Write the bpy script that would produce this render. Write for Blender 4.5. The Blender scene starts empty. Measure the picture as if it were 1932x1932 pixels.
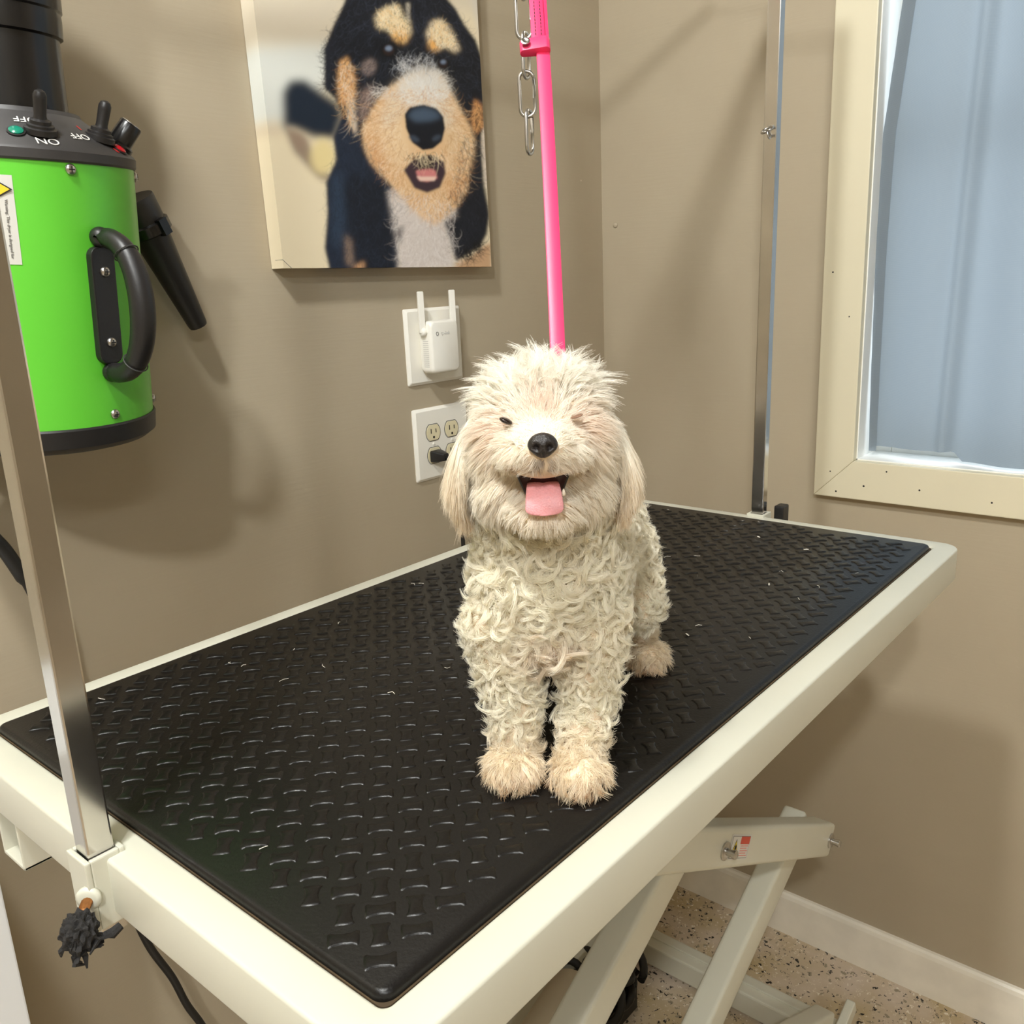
import bpy, bmesh, math, random
import numpy as np
from mathutils import Vector, Matrix
random.seed(7)
rng = np.random.default_rng(11)
SC = bpy.context.scene
COL = SC.collection

# ------------------------------------------------------------------ camera, world, lights, exposure
CAM_POS = np.array([-1.6976, -1.1622, 1.4761]); CAM_ROT = (1.3137, 0.0423, -0.8723); CAM_F = 1685.352
cam_d = bpy.data.cameras.new('camera'); cam = bpy.data.objects.new('camera', cam_d); COL.objects.link(cam)
cam.location = CAM_POS; cam.rotation_euler = CAM_ROT
cam_d.sensor_width = 36.0; cam_d.lens = 36.0 * CAM_F / 1932.0; cam_d.clip_start = 0.01
SC.camera = cam

world = bpy.data.worlds.new('world'); SC.world = world; world.use_nodes = True
wb = world.node_tree.nodes['Background']
wb.inputs[0].default_value = (0.80, 0.91, 1.0, 1); wb.inputs[1].default_value = 1.5

def area(name, loc, sx, sy, watts, col, rot=(0, 0, 0)):
    d = bpy.data.lights.new(name, 'AREA'); d.shape = 'RECTANGLE'; d.size = sx; d.size_y = sy
    d.energy = watts; d.color = col
    o = bpy.data.objects.new(name, d); COL.objects.link(o); o.location = loc; o.rotation_euler = rot
    return o
CEIL = 2.90
def globe(name, loc, r, watts, col):
    d = bpy.data.lights.new(name, 'POINT'); d.shadow_soft_size = r; d.energy = watts; d.color = col
    o = bpy.data.objects.new(name, d); COL.objects.link(o); o.location = loc
    return o
LAMP = (0.97, 1.0, 1.0)
globe('ceiling_lamp_near', (-1.88, -0.76, CEIL - 0.085), 0.08, 54.0, LAMP)
globe('ceiling_lamp_far', (-2.9, -1.78, CEIL - 0.085), 0.07, 58.0, LAMP)
area('rear_fill_light', (-2.8, -3.0, CEIL - 0.065), 1.2, 0.3, 22.0, LAMP)  # unseen fill light, added to brighten the left wall and the dog's chest
SC.view_settings.view_transform = 'Standard'; SC.view_settings.look = 'None'
SC.view_settings.gamma = 1.0; SC.view_settings.use_curve_mapping = False
SC.view_settings.exposure = 0.96
SC.cycles.max_bounces = 12; SC.cycles.diffuse_bounces = 8; SC.cycles.glossy_bounces = 5
SC.cycles.transparent_max_bounces = 12
SC.cycles.caustics_reflective = False; SC.cycles.caustics_refractive = False

# ------------------------------------------------------------------ helpers
def lin(c):
    c = c / 255.0
    return c / 12.92 if c <= 0.04045 else ((c + 0.055) / 1.055) ** 2.4
def rgb(r, g, b): return (lin(r), lin(g), lin(b), 1.0)

MATS = {}
def mat(name, col, rough=0.5, metal=0.0, spec=0.5, bump=0.0, bscale=200.0, var=0.0, vscale=6.0, **kw):
    if name in MATS: return MATS[name]
    m = bpy.data.materials.new(name); m.use_nodes = True; nt = m.node_tree; b = nt.nodes['Principled BSDF']
    b.inputs['Base Color'].default_value = col; b.inputs['Roughness'].default_value = rough
    b.inputs['Metallic'].default_value = metal; b.inputs['Specular IOR Level'].default_value = spec
    tc = nt.nodes.new('ShaderNodeTexCoord')
    if var > 0:
        n = nt.nodes.new('ShaderNodeTexNoise'); n.inputs['Scale'].default_value = vscale; n.inputs['Detail'].default_value = 5
        nt.links.new(tc.outputs['Object'], n.inputs['Vector'])
        r = nt.nodes.new('ShaderNodeValToRGB'); r.color_ramp.elements[0].position = 0.3; r.color_ramp.elements[1].position = 0.7
        r.color_ramp.elements[0].color = tuple(x * (1 - var) for x in col[:3]) + (1,)
        r.color_ramp.elements[1].color = tuple(min(1, x * (1 + var)) for x in col[:3]) + (1,)
        nt.links.new(n.outputs['Fac'], r.inputs['Fac']); nt.links.new(r.outputs['Color'], b.inputs['Base Color'])
    if bump > 0:
        n2 = nt.nodes.new('ShaderNodeTexNoise'); n2.inputs['Scale'].default_value = bscale; n2.inputs['Detail'].default_value = 3
        nt.links.new(tc.outputs['Object'], n2.inputs['Vector'])
        bp = nt.nodes.new('ShaderNodeBump'); bp.inputs['Strength'].default_value = bump; bp.inputs['Distance'].default_value = 0.002
        nt.links.new(n2.outputs['Fac'], bp.inputs['Height']); nt.links.new(bp.outputs['Normal'], b.inputs['Normal'])
    for k, v in kw.items(): b.inputs[k].default_value = v
    MATS[name] = m
    return m

def link(name, me, m=None, parent=None, smooth=False):
    o = bpy.data.objects.new(name, me); COL.objects.link(o)
    if m is not None: me.materials.append(m)
    if parent is not None: o.parent = parent
    if smooth:
        for p in me.polygons: p.use_smooth = True
    return o
def build(name, bm, m=None, parent=None, smooth=False, bevel=0.0, seg=2, auto=None):
    bmesh.ops.recalc_face_normals(bm, faces=bm.faces[:])
    if bevel > 0:
        es = [e for e in bm.edges if len(e.link_faces) == 2 and e.calc_face_angle(0) > 0.6]
        bmesh.ops.bevel(bm, geom=es, offset=bevel, segments=seg, profile=0.6, affect='EDGES', clamp_overlap=True)
    me = bpy.data.meshes.new(name); bm.to_mesh(me); bm.free()
    o = link(name, me, m, parent)
    if smooth or auto is not None:
        for p in me.polygons: p.use_smooth = True
        if auto is not None:
            me.set_sharp_from_angle(angle=math.radians(auto))
    return o
def BM(): return bmesh.new()
def box(bm, x0, x1, y0, y1, z0, z1, M=None):
    vs = [bm.verts.new((x, y, z)) for x in (x0, x1) for y in (y0, y1) for z in (z0, z1)]
    for f in ((0, 1, 3, 2), (4, 6, 7, 5), (0, 4, 5, 1), (2, 3, 7, 6), (0, 2, 6, 4), (1, 5, 7, 3)):
        bm.faces.new([vs[i] for i in f])
    if M is not None:
        for v in vs: v.co = M @ v.co
    return vs
def frame(d, up=(0, 0, 1)):
    d = Vector(d).normalized(); u = Vector(up)
    if abs(d.dot(u)) > 0.98: u = Vector((1, 0, 0))
    a = d.cross(u).normalized(); b = a.cross(d).normalized()
    return a, b, d
def lathe(bm, prof, n=32, M=None, cap=True, arc=None):
    """profile of (radius, height) around local Z"""
    rings = []
    for r, h in prof:
        ring = []
        for i in range(n):
            t = 2 * math.pi * i / n
            v = Vector((r * math.cos(t), r * math.sin(t), h))
            ring.append(bm.verts.new(M @ v if M is not None else v))
        rings.append(ring)
    for a, b in zip(rings, rings[1:]):
        for i in range(n): bm.faces.new((a[i], a[(i + 1) % n], b[(i + 1) % n], b[i]))
    if cap:
        bm.faces.new(rings[0][::-1]); bm.faces.new(rings[-1])
    return rings
def align(p0, d, up=(0, 0, 1)):
    a, b, c = frame(d, up)
    return Matrix(((a.x, b.x, c.x, p0[0]), (a.y, b.y, c.y, p0[1]), (a.z, b.z, c.z, p0[2]), (0, 0, 0, 1)))
def tube(bm, pts, r, n=10, cap=True, closed=False):
    pts = [Vector(p) for p in pts]; N = len(pts); rs = r if hasattr(r, '__len__') else [r] * N
    rings = []; prev = None
    for i, p in enumerate(pts):
        if closed: d = pts[(i + 1) % N] - pts[(i - 1) % N]
        else: d = pts[min(i + 1, N - 1)] - pts[max(i - 1, 0)]
        d.normalize()
        if prev is None: a, b, _ = frame(d)
        else:
            a = prev - d * prev.dot(d)
            a.normalize(); b = d.cross(a).normalized()
        prev = a
        rings.append([bm.verts.new(p + (a * math.cos(2 * math.pi * k / n) + b * math.sin(2 * math.pi * k / n)) * rs[i]) for k in range(n)])
    R2 = rings + [rings[0]] if closed else rings
    for A, B in zip(R2, R2[1:]):
        for k in range(n): bm.faces.new((A[k], A[(k + 1) % n], B[(k + 1) % n], B[k]))
    if cap and not closed:
        bm.faces.new(rings[0][::-1]); bm.faces.new(rings[-1])
def prism(bm, poly, o, ex, ey, ez, depth, top=1.0):
    """polygon in (ex,ey) extruded along ez"""
    o, ex, ey, ez = Vector(o), Vector(ex), Vector(ey), Vector(ez)
    cx = sum(p[0] for p in poly) / len(poly); cy = sum(p[1] for p in poly) / len(poly)
    A = [bm.verts.new(o + ex * x + ey * y) for x, y in poly]
    B = [bm.verts.new(o + ex * (cx + (x - cx) * top) + ey * (cy + (y - cy) * top) + ez * depth) for x, y in poly]
    n = len(poly)
    for i in range(n): bm.faces.new((A[i], A[(i + 1) % n], B[(i + 1) % n], B[i]))
    bm.faces.new(A[::-1]); bm.faces.new(B)
def rrect(x0, x1, y0, y1, r, k=6):
    out = []
    for cx, cy, a0 in ((x1 - r, y1 - r, 0), (x0 + r, y1 - r, 90), (x0 + r, y0 + r, 180), (x1 - r, y0 + r, 270)):
        for i in range(k + 1):
            a = math.radians(a0 + 90.0 * i / k); out.append((cx + r * math.cos(a), cy + r * math.sin(a)))
    return out
def bar(bm, p0, p1, w, h, up=(0, 0, 1)):
    """rectangular bar from p0 to p1, w across, h along the up side"""
    p0, p1 = Vector(p0), Vector(p1); a, b, d = frame(p1 - p0, up)
    L = (p1 - p0).length
    M = Matrix(((a.x, b.x, d.x, p0.x), (a.y, b.y, d.y, p0.y), (a.z, b.z, d.z, p0.z), (0, 0, 0, 1)))
    return box(bm, -w / 2, w / 2, -h / 2, h / 2, 0, L, M)
def empty(name, loc=(0, 0, 0)):
    o = bpy.data.objects.new(name, None); COL.objects.link(o); o.location = loc; o.empty_display_size = 0.05
    return o
def thing(name, label, cat, loc=(0, 0, 0), group=None):
    o = empty(name, loc); tag(o, label, cat, group); return o
def tag(o, label, cat, group=None):
    o['label'] = label; o['category'] = cat
    if group: o['group'] = group
    return o
def adopt(root, *objs):
    """parent world-built meshes to a root without moving them"""
    for o in objs:
        o.parent = root; o.matrix_parent_inverse = Matrix.Translation(root.location).inverted()
def struct(o, name=None):
    o['kind'] = 'structure'; return o
def text_mesh(s, size, M, name, m, parent=None, ext=0.0002, align_x='CENTER', space=1.0):
    c = bpy.data.curves.new(name, 'FONT'); c.body = s; c.size = size; c.extrude = ext; c.align_x = align_x; c.align_y = 'CENTER'
    c.resolution_u = 3; c.space_character = space
    t = bpy.data.objects.new(name, c); COL.objects.link(t)
    dg = bpy.context.evaluated_depsgraph_get()
    me = bpy.data.meshes.new_from_object(t.evaluated_get(dg))
    bpy.data.objects.remove(t); me.name = name; me.transform(M); me.materials.clear()
    return link(name, me, m, parent)
def img_pt(P):
    """picture position of a place in the room (for laying the print's own drawing on its cloth)"""
    rx, ry, rz = CAM_ROT
    from mathutils import Euler
    Mx = Euler((rx, ry, rz)).to_matrix()
    d = Mx.transposed() @ (Vector(P) - Vector(CAM_POS))
    return 966 + CAM_F * d.x / -d.z, 966 - CAM_F * d.y / -d.z

# ------------------------------------------------------------------ materials
TAUPE = rgb(158, 138, 113)
def wall_material():
    m = bpy.data.materials.new('taupe_wall_paint'); m.use_nodes = True; nt = m.node_tree; b = nt.nodes['Principled BSDF']
    tc = nt.nodes.new('ShaderNodeTexCoord')
    n = nt.nodes.new('ShaderNodeTexNoise'); n.inputs['Scale'].default_value = 3.0; n.inputs['Detail'].default_value = 6
    nt.links.new(tc.outputs['Object'], n.inputs['Vector'])
    r = nt.nodes.new('ShaderNodeValToRGB'); r.color_ramp.elements[0].position = 0.3; r.color_ramp.elements[1].position = 0.72
    r.color_ramp.elements[0].color = rgb(168, 155, 133); r.color_ramp.elements[1].color = rgb(176, 164, 142)
    nt.links.new(n.outputs['Fac'], r.inputs['Fac'])
    # tiny pale paint chips
    v = nt.nodes.new('ShaderNodeTexVoronoi'); v.inputs['Scale'].default_value = 7.0
    nt.links.new(tc.outputs['Object'], v.inputs['Vector'])
    lt = nt.nodes.new('ShaderNodeMath'); lt.operation = 'LESS_THAN'; lt.inputs[1].default_value = 0.012
    nt.links.new(v.outputs['Distance'], lt.inputs[0])
    mx = nt.nodes.new('ShaderNodeMix'); mx.data_type = 'RGBA'; mx.inputs['B'].default_value = rgb(215, 205, 185)
    nt.links.new(lt.outputs[0], mx.inputs['Factor']); nt.links.new(r.outputs['Color'], mx.inputs['A'])
    nt.links.new(mx.outputs['Result'], b.inputs['Base Color'])
    # streaks of a rolled, slightly glossy paint
    mp = nt.nodes.new('ShaderNodeMapping'); mp.inputs['Scale'].default_value = (14, 14, 220)
    nt.links.new(tc.outputs['Object'], mp.inputs['Vector'])
    n2 = nt.nodes.new('ShaderNodeTexNoise'); n2.inputs['Scale'].default_value = 1.0; n2.inputs['Detail'].default_value = 4
    nt.links.new(mp.outputs['Vector'], n2.inputs['Vector'])
    bp = nt.nodes.new('ShaderNodeBump'); bp.inputs['Strength'].default_value = 0.12; bp.inputs['Distance'].default_value = 0.002
    nt.links.new(n2.outputs['Fac'], bp.inputs['Height']); nt.links.new(bp.outputs['Normal'], b.inputs['Normal'])
    b.inputs['Roughness'].default_value = 0.42; b.inputs['Specular IOR Level'].default_value = 0.35
    return m
M_WALL = wall_material()
def terrazzo():
    m = bpy.data.materials.new('speckled_floor'); m.use_nodes = True; nt = m.node_tree; b = nt.nodes['Principled BSDF']
    tc = nt.nodes.new('ShaderNodeTexCoord')
    n = nt.nodes.new('ShaderNodeTexNoise'); n.inputs['Scale'].default_value = 9.0; n.inputs['Detail'].default_value = 8
    nt.links.new(tc.outputs['Object'], n.inputs['Vector'])
    r = nt.nodes.new('ShaderNodeValToRGB'); r.color_ramp.elements[0].position = 0.35; r.color_ramp.elements[1].position = 0.65
    r.color_ramp.elements[0].color = rgb(186, 166, 128); r.color_ramp.elements[1].color = rgb(206, 190, 172)
    nt.links.new(n.outputs['Fac'], r.inputs['Fac'])
    last = r.outputs['Color']
    for sc, th, col, rnd in ((82, 0.27, rgb(30, 26, 22), 0.58), (95, 0.26, rgb(232, 224, 208), 0.74), (52, 0.20, rgb(150, 138, 116), 0.45), (150, 0.27, rgb(44, 40, 36), 0.72), (170, .3, rgb(222, 210, 190), .7)):
        dn = nt.nodes.new('ShaderNodeTexNoise'); dn.inputs['Scale'].default_value = sc * 1.5
        nt.links.new(tc.outputs['Object'], dn.inputs['Vector'])
        ad = nt.nodes.new('ShaderNodeVectorMath'); ad.operation = 'MULTIPLY_ADD'; ad.inputs[1].default_value = (0.02, 0.02, 0.0)
        nt.links.new(dn.outputs['Color'], ad.inputs[0]); nt.links.new(tc.outputs['Object'], ad.inputs[2])
        v = nt.nodes.new('ShaderNodeTexVoronoi'); v.inputs['Scale'].default_value = sc
        nt.links.new(ad.outputs[0], v.inputs['Vector'])
        lt = nt.nodes.new('ShaderNodeMath'); lt.operation = 'LESS_THAN'; lt.inputs[1].default_value = th
        nt.links.new(v.outputs['Distance'], lt.inputs[0])
        sp = nt.nodes.new('ShaderNodeSeparateColor'); nt.links.new(v.outputs['Color'], sp.inputs[0])
        gt = nt.nodes.new('ShaderNodeMath'); gt.operation = 'GREATER_THAN'; gt.inputs[1].default_value = rnd
        nt.links.new(sp.outputs[0], gt.inputs[0])
        ml = nt.nodes.new('ShaderNodeMath'); ml.operation = 'MULTIPLY'
        nt.links.new(lt.outputs[0], ml.inputs[0]); nt.links.new(gt.outputs[0], ml.inputs[1])
        mx = nt.nodes.new('ShaderNodeMix'); mx.data_type = 'RGBA'; mx.inputs['B'].default_value = col
        nt.links.new(ml.outputs[0], mx.inputs['Factor']); nt.links.new(last, mx.inputs['A']); last = mx.outputs['Result']
    nt.links.new(last, b.inputs['Base Color']); b.inputs['Roughness'].default_value = 0.35
    return m
M_FLOOR = terrazzo()
M_CEIL = mat('dull_ceiling', rgb(140, 134, 124), 0.9)
M_WHITE = mat('white_enamel', rgb(206, 204, 188), 0.36, var=0.03, vscale=9)
M_CREAM = mat('cream_trim_paint', rgb(218, 210, 184), 0.42, var=0.025, vscale=5, bump=0.05, bscale=60)
M_BASEB = mat('scuffed_white_baseboard', rgb(236, 230, 216), 0.4, var=0.07, vscale=14)
M_CHROME = mat('chrome_steel', (0.58, 0.555, 0.52, 1), 0.16, 1.0, var=0.06, vscale=20)
M_STEEL = mat('worn_steel', (0.55, 0.53, 0.50, 1), 0.28, 1.0)
M_BLACK = mat('black_plastic', rgb(30, 28, 28), 0.42, bump=0.06, bscale=500)
M_BLACKG = mat('black_gloss_plastic', rgb(20, 19, 19), 0.25)
M_GREY = mat('dark_grey_plastic', rgb(58, 56, 56), 0.5, var=0.12, vscale=30)
M_GREEN = mat('lime_green_enamel', rgb(98, 198, 56), 0.32, var=0.02, vscale=5)
M_PINK = mat('pink_vinyl', rgb(230, 56, 104), 0.42)
M_WPLAS = mat('white_plastic', rgb(236, 233, 224), 0.32)
M_ALMOND = mat('almond_plastic', rgb(222, 212, 178), 0.35)
M_DARK = mat('dark_slot', rgb(18, 15, 12), 0.7)
M_WHITEINK = mat('white_ink', rgb(230, 228, 222), 0.5)
M_REDINK = mat('red_ink', rgb(190, 40, 36), 0.5)
M_GREYINK = mat('grey_ink', rgb(120, 118, 116), 0.5)
M_PALEGREY = mat('pale_grey_ink', rgb(196, 194, 190), 0.5)
M_STICKER = mat('silver_white_sticker', rgb(205, 203, 196), 0.4)
M_YELLOW = mat('warning_yellow', rgb(225, 196, 40), 0.45)
M_RUBBER = mat('black_rubber_mat', rgb(16, 14, 13), 0.36, spec=0.34, bump=0.12, bscale=420, var=0.10, vscale=7)
M_BOARD = mat('dirty_board_edge', rgb(74, 58, 36), 0.8, var=0.3, vscale=60)
M_RUST = mat('rusty_bolt', rgb(150, 98, 50), 0.55, 0.5, var=0.2, vscale=300)
M_TAPE = mat('shredded_black_foam', rgb(30, 28, 27), 0.85, bump=0.6, bscale=300, var=0.3, vscale=200)
M_CORD = mat('black_cord', rgb(26, 24, 22), 0.5)
M_MOTOR = mat('taupe_motor_paint', rgb(186, 174, 150), 0.45, var=0.04, vscale=8)

# ------------------------------------------------------------------ the room
X0, Y0R = -5.2, -4.4
bm = BM(); box(bm, X0, 0.0, Y0R, 0, -0.06, 0); struct(build('floor', bm, M_FLOOR))
bm = BM(); box(bm, X0 - .1, 0.12, Y0R - .1, .1, CEIL, CEIL + .06); struct(build('ceiling', bm, M_CEIL))
bm = BM(); box(bm, X0 - .1, 0.12, 0, .1, -0.06, CEIL); struct(build('wall_left', bm, M_WALL))
WY0, WY1, WZ0, WZ1 = -1.62, -0.578, 1.112, 2.22     # window opening
bm = BM()
box(bm, 0, .12, WY1, 0, -0.06, CEIL); box(bm, 0, .12, Y0R, WY0, -0.06, CEIL)
box(bm, 0, .12, WY0, WY1, -0.06, WZ0); box(bm, 0, .12, WY0, WY1, WZ1, CEIL)
struct(build('wall_right', bm, M_WALL))
bm = BM(); box(bm, X0 - .1, X0, Y0R, 0, -0.06, CEIL); struct(build('wall_back', bm, M_WALL))
bm = BM(); box(bm, X0 - .1, .12, Y0R - .1, Y0R, -0.06, CEIL); struct(build('wall_front', bm, M_WALL))
# baseboards: flat boards with a rounded top
def baseboard(name, p0, p1, nrm):
    bm = BM(); d = Vector(p1) - Vector(p0); L = d.length; d.normalize()
    poly = [(0, 0), (.012, 0), (.012, .092), (.010, .100), (.006, .104), (0, .105)]
    prism(bm, poly, p0, nrm, (0, 0, 1), d, L)
    return struct(build(name, bm, M_BASEB))
baseboard('baseboard_right', (0, -0.012, 0), (0, Y0R, 0), (-1, 0, 0))
baseboard('baseboard_left', (X0, 0, 0), (0, 0, 0), (0, -1, 0))

# window: mitred casing, reveal, sash with pane
win = struct(empty('window_1', (0, WY1, WZ0)))
T = 0.02; cw = 0.078
def casing(name, quad):
    bm = BM(); A = [bm.verts.new((-T, y, z)) for y, z in quad]; B = [bm.verts.new((0.0, y, z)) for y, z in quad]
    for i in range(4): bm.faces.new((A[i], A[(i + 1) % 4], B[(i + 1) % 4], B[i]))
    bm.faces.new(A); bm.faces.new(B[::-1])
    o = build(name, bm, M_CREAM, bevel=0.0022, seg=2); adopt(win, o); return o
yo0, yo1, zo0, zo1 = WY0 - cw, WY1 + cw - .004, WZ0 - cw + .004, WZ1 + cw
casing('casing_side', [(yo1, zo0), (yo1, zo1), (WY1, WZ1), (WY1, WZ0)])
casing('casing_side', [(yo0, zo0), (WY0, WZ0), (WY0, WZ1), (yo0, zo1)])
casing('casing_bottom', [(yo1, zo0), (WY1, WZ0), (WY0, WZ0), (yo0, zo0)])
casing('casing_top', [(yo1, zo1), (yo0, zo1), (WY0, WZ1), (WY1, WZ1)])
M_REVEAL = mat('white_window_reveal', rgb(240, 240, 236), 0.35)
bm = BM(); box(bm, -.004, .115, WY1 - .002, WY1 + .008, WZ0 - .008, WZ1); box(bm, -.004, .115, WY0 - .008, WY0 + .002, WZ0, WZ1)
box(bm, -.004, .115, WY0 - .008, WY1, WZ0 - .008, WZ0 + .002); box(bm, -.004, .115, WY0 - .008, WY1, WZ1 - .002, WZ1 + .008)
o = build('window_reveal', bm, M_REVEAL); adopt(win, o)
bm = BM(); f = .035
for b in ((WY1 - f, WY1, WZ0, WZ1), (WY0, WY0 + f, WZ0, WZ1), (WY0 + f, WY1 - f, WZ0, WZ0 + f), (WY0 + f, WY1 - f, WZ1 - f, WZ1), (WY0 + f, WY1 - f, 1.66, 1.70)):
    box(bm, .088, .112, *b)
o = build('window_sash', bm, M_REVEAL, bevel=.003); adopt(win, o)
def glass():
    m = bpy.data.materials.new('window_glass'); m.use_nodes = True; nt = m.node_tree
    for n in list(nt.nodes): nt.nodes.remove(n)
    out = nt.nodes.new('ShaderNodeOutputMaterial'); mix = nt.nodes.new('ShaderNodeMixShader'); mix.inputs[0].default_value = 0.06
    t = nt.nodes.new('ShaderNodeBsdfTransparent'); g = nt.nodes.new('ShaderNodeBsdfGlossy'); g.inputs['Roughness'].default_value = 0.02
    nt.links.new(t.outputs[0], mix.inputs[1]); nt.links.new(g.outputs[0], mix.inputs[2]); nt.links.new(mix.outputs[0], out.inputs[0])
    return m
M_GLASS = glass()
bm = BM(); box(bm, .098, .102, WY0 + f - .005, WY1 - f + .005, WZ0 + f - .005, WZ1 - f + .005)
o = build('window_pane', bm, M_GLASS); adopt(win, o)
# specks and nail holes of the casing paint belong to it
bm = BM()
for y, z, r in ((-.522, 1.46, .0016), (-.556, 1.38, .0013), (-.548, 1.05, .0018), (-.60, 1.066, .002), (-.70, 1.07, .0018), (-.535, 1.088, .0014), (-.64, 1.098, .0016), (-.82, 1.062, .0017)):
    lathe(bm, [(r, 0), (r, .0004)], 8, align((-T - .0003, y, z), (1, 0, 0)))
o = build('nail_hole', bm, M_DARK); o.name = 'nail_holes'; adopt(win, o)

# ------------------------------------------------------------------ curtain
def curtain_mat():
    m = bpy.data.materials.new('grey_curtain_cloth'); m.use_nodes = True; nt = m.node_tree
    for n in list(nt.nodes): nt.nodes.remove(n)
    out = nt.nodes.new('ShaderNodeOutputMaterial'); mix = nt.nodes.new('ShaderNodeMixShader'); mix.inputs[0].default_value = 0.42
    tc = nt.nodes.new('ShaderNodeTexCoord'); w = nt.nodes.new('ShaderNodeTexWave'); w.bands_direction = 'Z'; w.inputs['Scale'].default_value = 260
    w.inputs['Distortion'].default_value = 1.5
    nt.links.new(tc.outputs['Object'], w.inputs['Vector'])
    r = nt.nodes.new('ShaderNodeValToRGB'); r.color_ramp.elements[0].color = rgb(138, 148, 156); r.color_ramp.elements[1].color = rgb(150, 159, 166)
    nt.links.new(w.outputs['Fac'], r.inputs['Fac'])
    d = nt.nodes.new('ShaderNodeBsdfDiffuse'); t = nt.nodes.new('ShaderNodeBsdfTranslucent')
    nt.links.new(r.outputs['Color'], d.inputs[0]); nt.links.new(r.outputs['Color'], t.inputs[0])
    nt.links.new(d.outputs[0], mix.inputs[1]); nt.links.new(t.outputs[0], mix.inputs[2]); nt.links.new(mix.outputs[0], out.inputs[0])
    return m
M_CURT = curtain_mat()
cur = thing('curtain', 'grey curtain hanging inside the cream window frame', 'curtain', (0.03, -.58, WZ0))
def curtain_x(y, z):
    # soft vertical folds
    s = (-.57 - y)
    return (.022 + .012 * math.sin(s * 38 + .6) * (0.6 + .4 * math.sin(s * 9)) + .007 * math.sin(s * 17 + (2.2 - z) * .8) - .016 * math.exp(-((s - .155 - .02 * (z - 1.2)) / .012) ** 2))
bm = BM(); NU, NV = 220, 60
grid = []
for j in range(NV + 1):
    z = 1.128 + (2.19 - 1.128) * j / NV
    # left edge leans: away from the jamb at top and bottom
    zz = [1.12, 1.25, 1.49, 1.69, 1.90, 2.2]; yy = [-.5885, -.585, -.5808, -.5815, -.6000, -.625]
    yl = float(np.interp(z, zz, yy)); row = []
    for i in range(NU + 1):
        s = i / NU; y = yl + (-1.58 - yl) * s
        dz = 0.0
        if j == 0: dz = float(np.interp(-y, [.58, .60, .74, .755, .85, 1.6], [-.004, .006, .010, -.008, -.008, -.006]))
        row.append(bm.verts.new((curtain_x(y, z), y, z + dz)))
    grid.append(row)
for j in range(NV):
    for i in range(NU): bm.faces.new((grid[j][i], grid[j][i + 1], grid[j + 1][i + 1], grid[j + 1][i]))
o = build('curtain_cloth', bm, M_CURT, smooth=True); adopt(cur, o)
# folded side hem: a second layer of cloth on the room side
bm = BM(); grid = []
for j in range(NV + 1):
    z = 1.128 + (2.19 - 1.128) * j / NV
    yl = float(np.interp(z, zz, yy)); w = float(np.interp(z, [1.12, 1.9], [.0135, .0225])); row = []
    for i in range(7):
        y = yl + .0008 - w * i / 6
        row.append(bm.verts.new((curtain_x(y, z) - .0025 - .001 * math.sin(i / 6 * math.pi) - .0006 * math.sin(z * 75), y, z + (.0 if j else -.004))))
    grid.append(row)
for j in range(NV):
    for i in range(6): bm.faces.new((grid[j][i], grid[j][i + 1], grid[j + 1][i + 1], grid[j + 1][i]))
o = build('side_hem', bm, M_CURT, smooth=True); adopt(cur, o)
bm = BM(); tube(bm, [(.045, WY0, 2.195), (.045, WY1, 2.195)], .006, 12); o = build('curtain_rod', bm, M_REVEAL, smooth=True); adopt(cur, o)

# ------------------------------------------------------------------ grooming table
ZT = 1.0887; TX0, TX1, TY0, TY1 = -1.472, -0.391, -0.864, -0.264
tab = thing('grooming_table', 'white framed scissor lift grooming table topped with a black ribbed rubber mat', 'table', (-.93, -.564, 0))
def tpart(name, bm, m, parent=None, **kw):
    o = build(name, bm, m, **kw); adopt(tab, o)
    if parent is not None:
        o.parent = parent
        o.matrix_parent_inverse = Matrix.Identity(4)
    return o
RIM = .030
bm = BM()
out = rrect(TX0, TX1, TY0, TY1, .027, 8); inn = rrect(TX0 + RIM, TX1 - RIM, TY0 + RIM, TY1 - RIM, .006, 8)
def ringlayer(poly, z): return [bm.verts.new((x, y, z)) for x, y in poly]
oT, oB, iT, iB = ringlayer(out, ZT), ringlayer(out, ZT - .045), ringlayer(inn, ZT), ringlayer(inn, ZT - .045)
n = len(out)
for i in range(n):
    k = (i + 1) % n
    bm.faces.new((oT[i], oT[k], iT[k], iT[i])); bm.faces.new((oB[i], iB[i], iB[k], oB[k]))
    bm.faces.new((oT[i], oB[i], oB[k], oT[k])); bm.faces.new((iT[i], iT[k], iB[k], iB[i]))
bmesh.ops.recalc_face_normals(bm, faces=bm.faces[:])
es = [e for e in bm.edges if len(e.link_faces) == 2 and e.calc_face_angle(0) > 1.0]
bmesh.ops.bevel(bm, geom=es, offset=.0028, segments=3, profile=.5, affect='EDGES')
tframe = tpart('table_frame', bm, M_WHITE, auto=40)
bm = BM(); prism(bm, rrect(TX0 + RIM + .0006, TX1 - RIM - .0006, TY0 + RIM + .0006, TY1 - RIM - .0006, .006), (0, 0, ZT - .018), (1, 0, 0), (0, 1, 0), (0, 0, 1), .0165)
tpart('tabletop_board', bm, M_BOARD)
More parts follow.
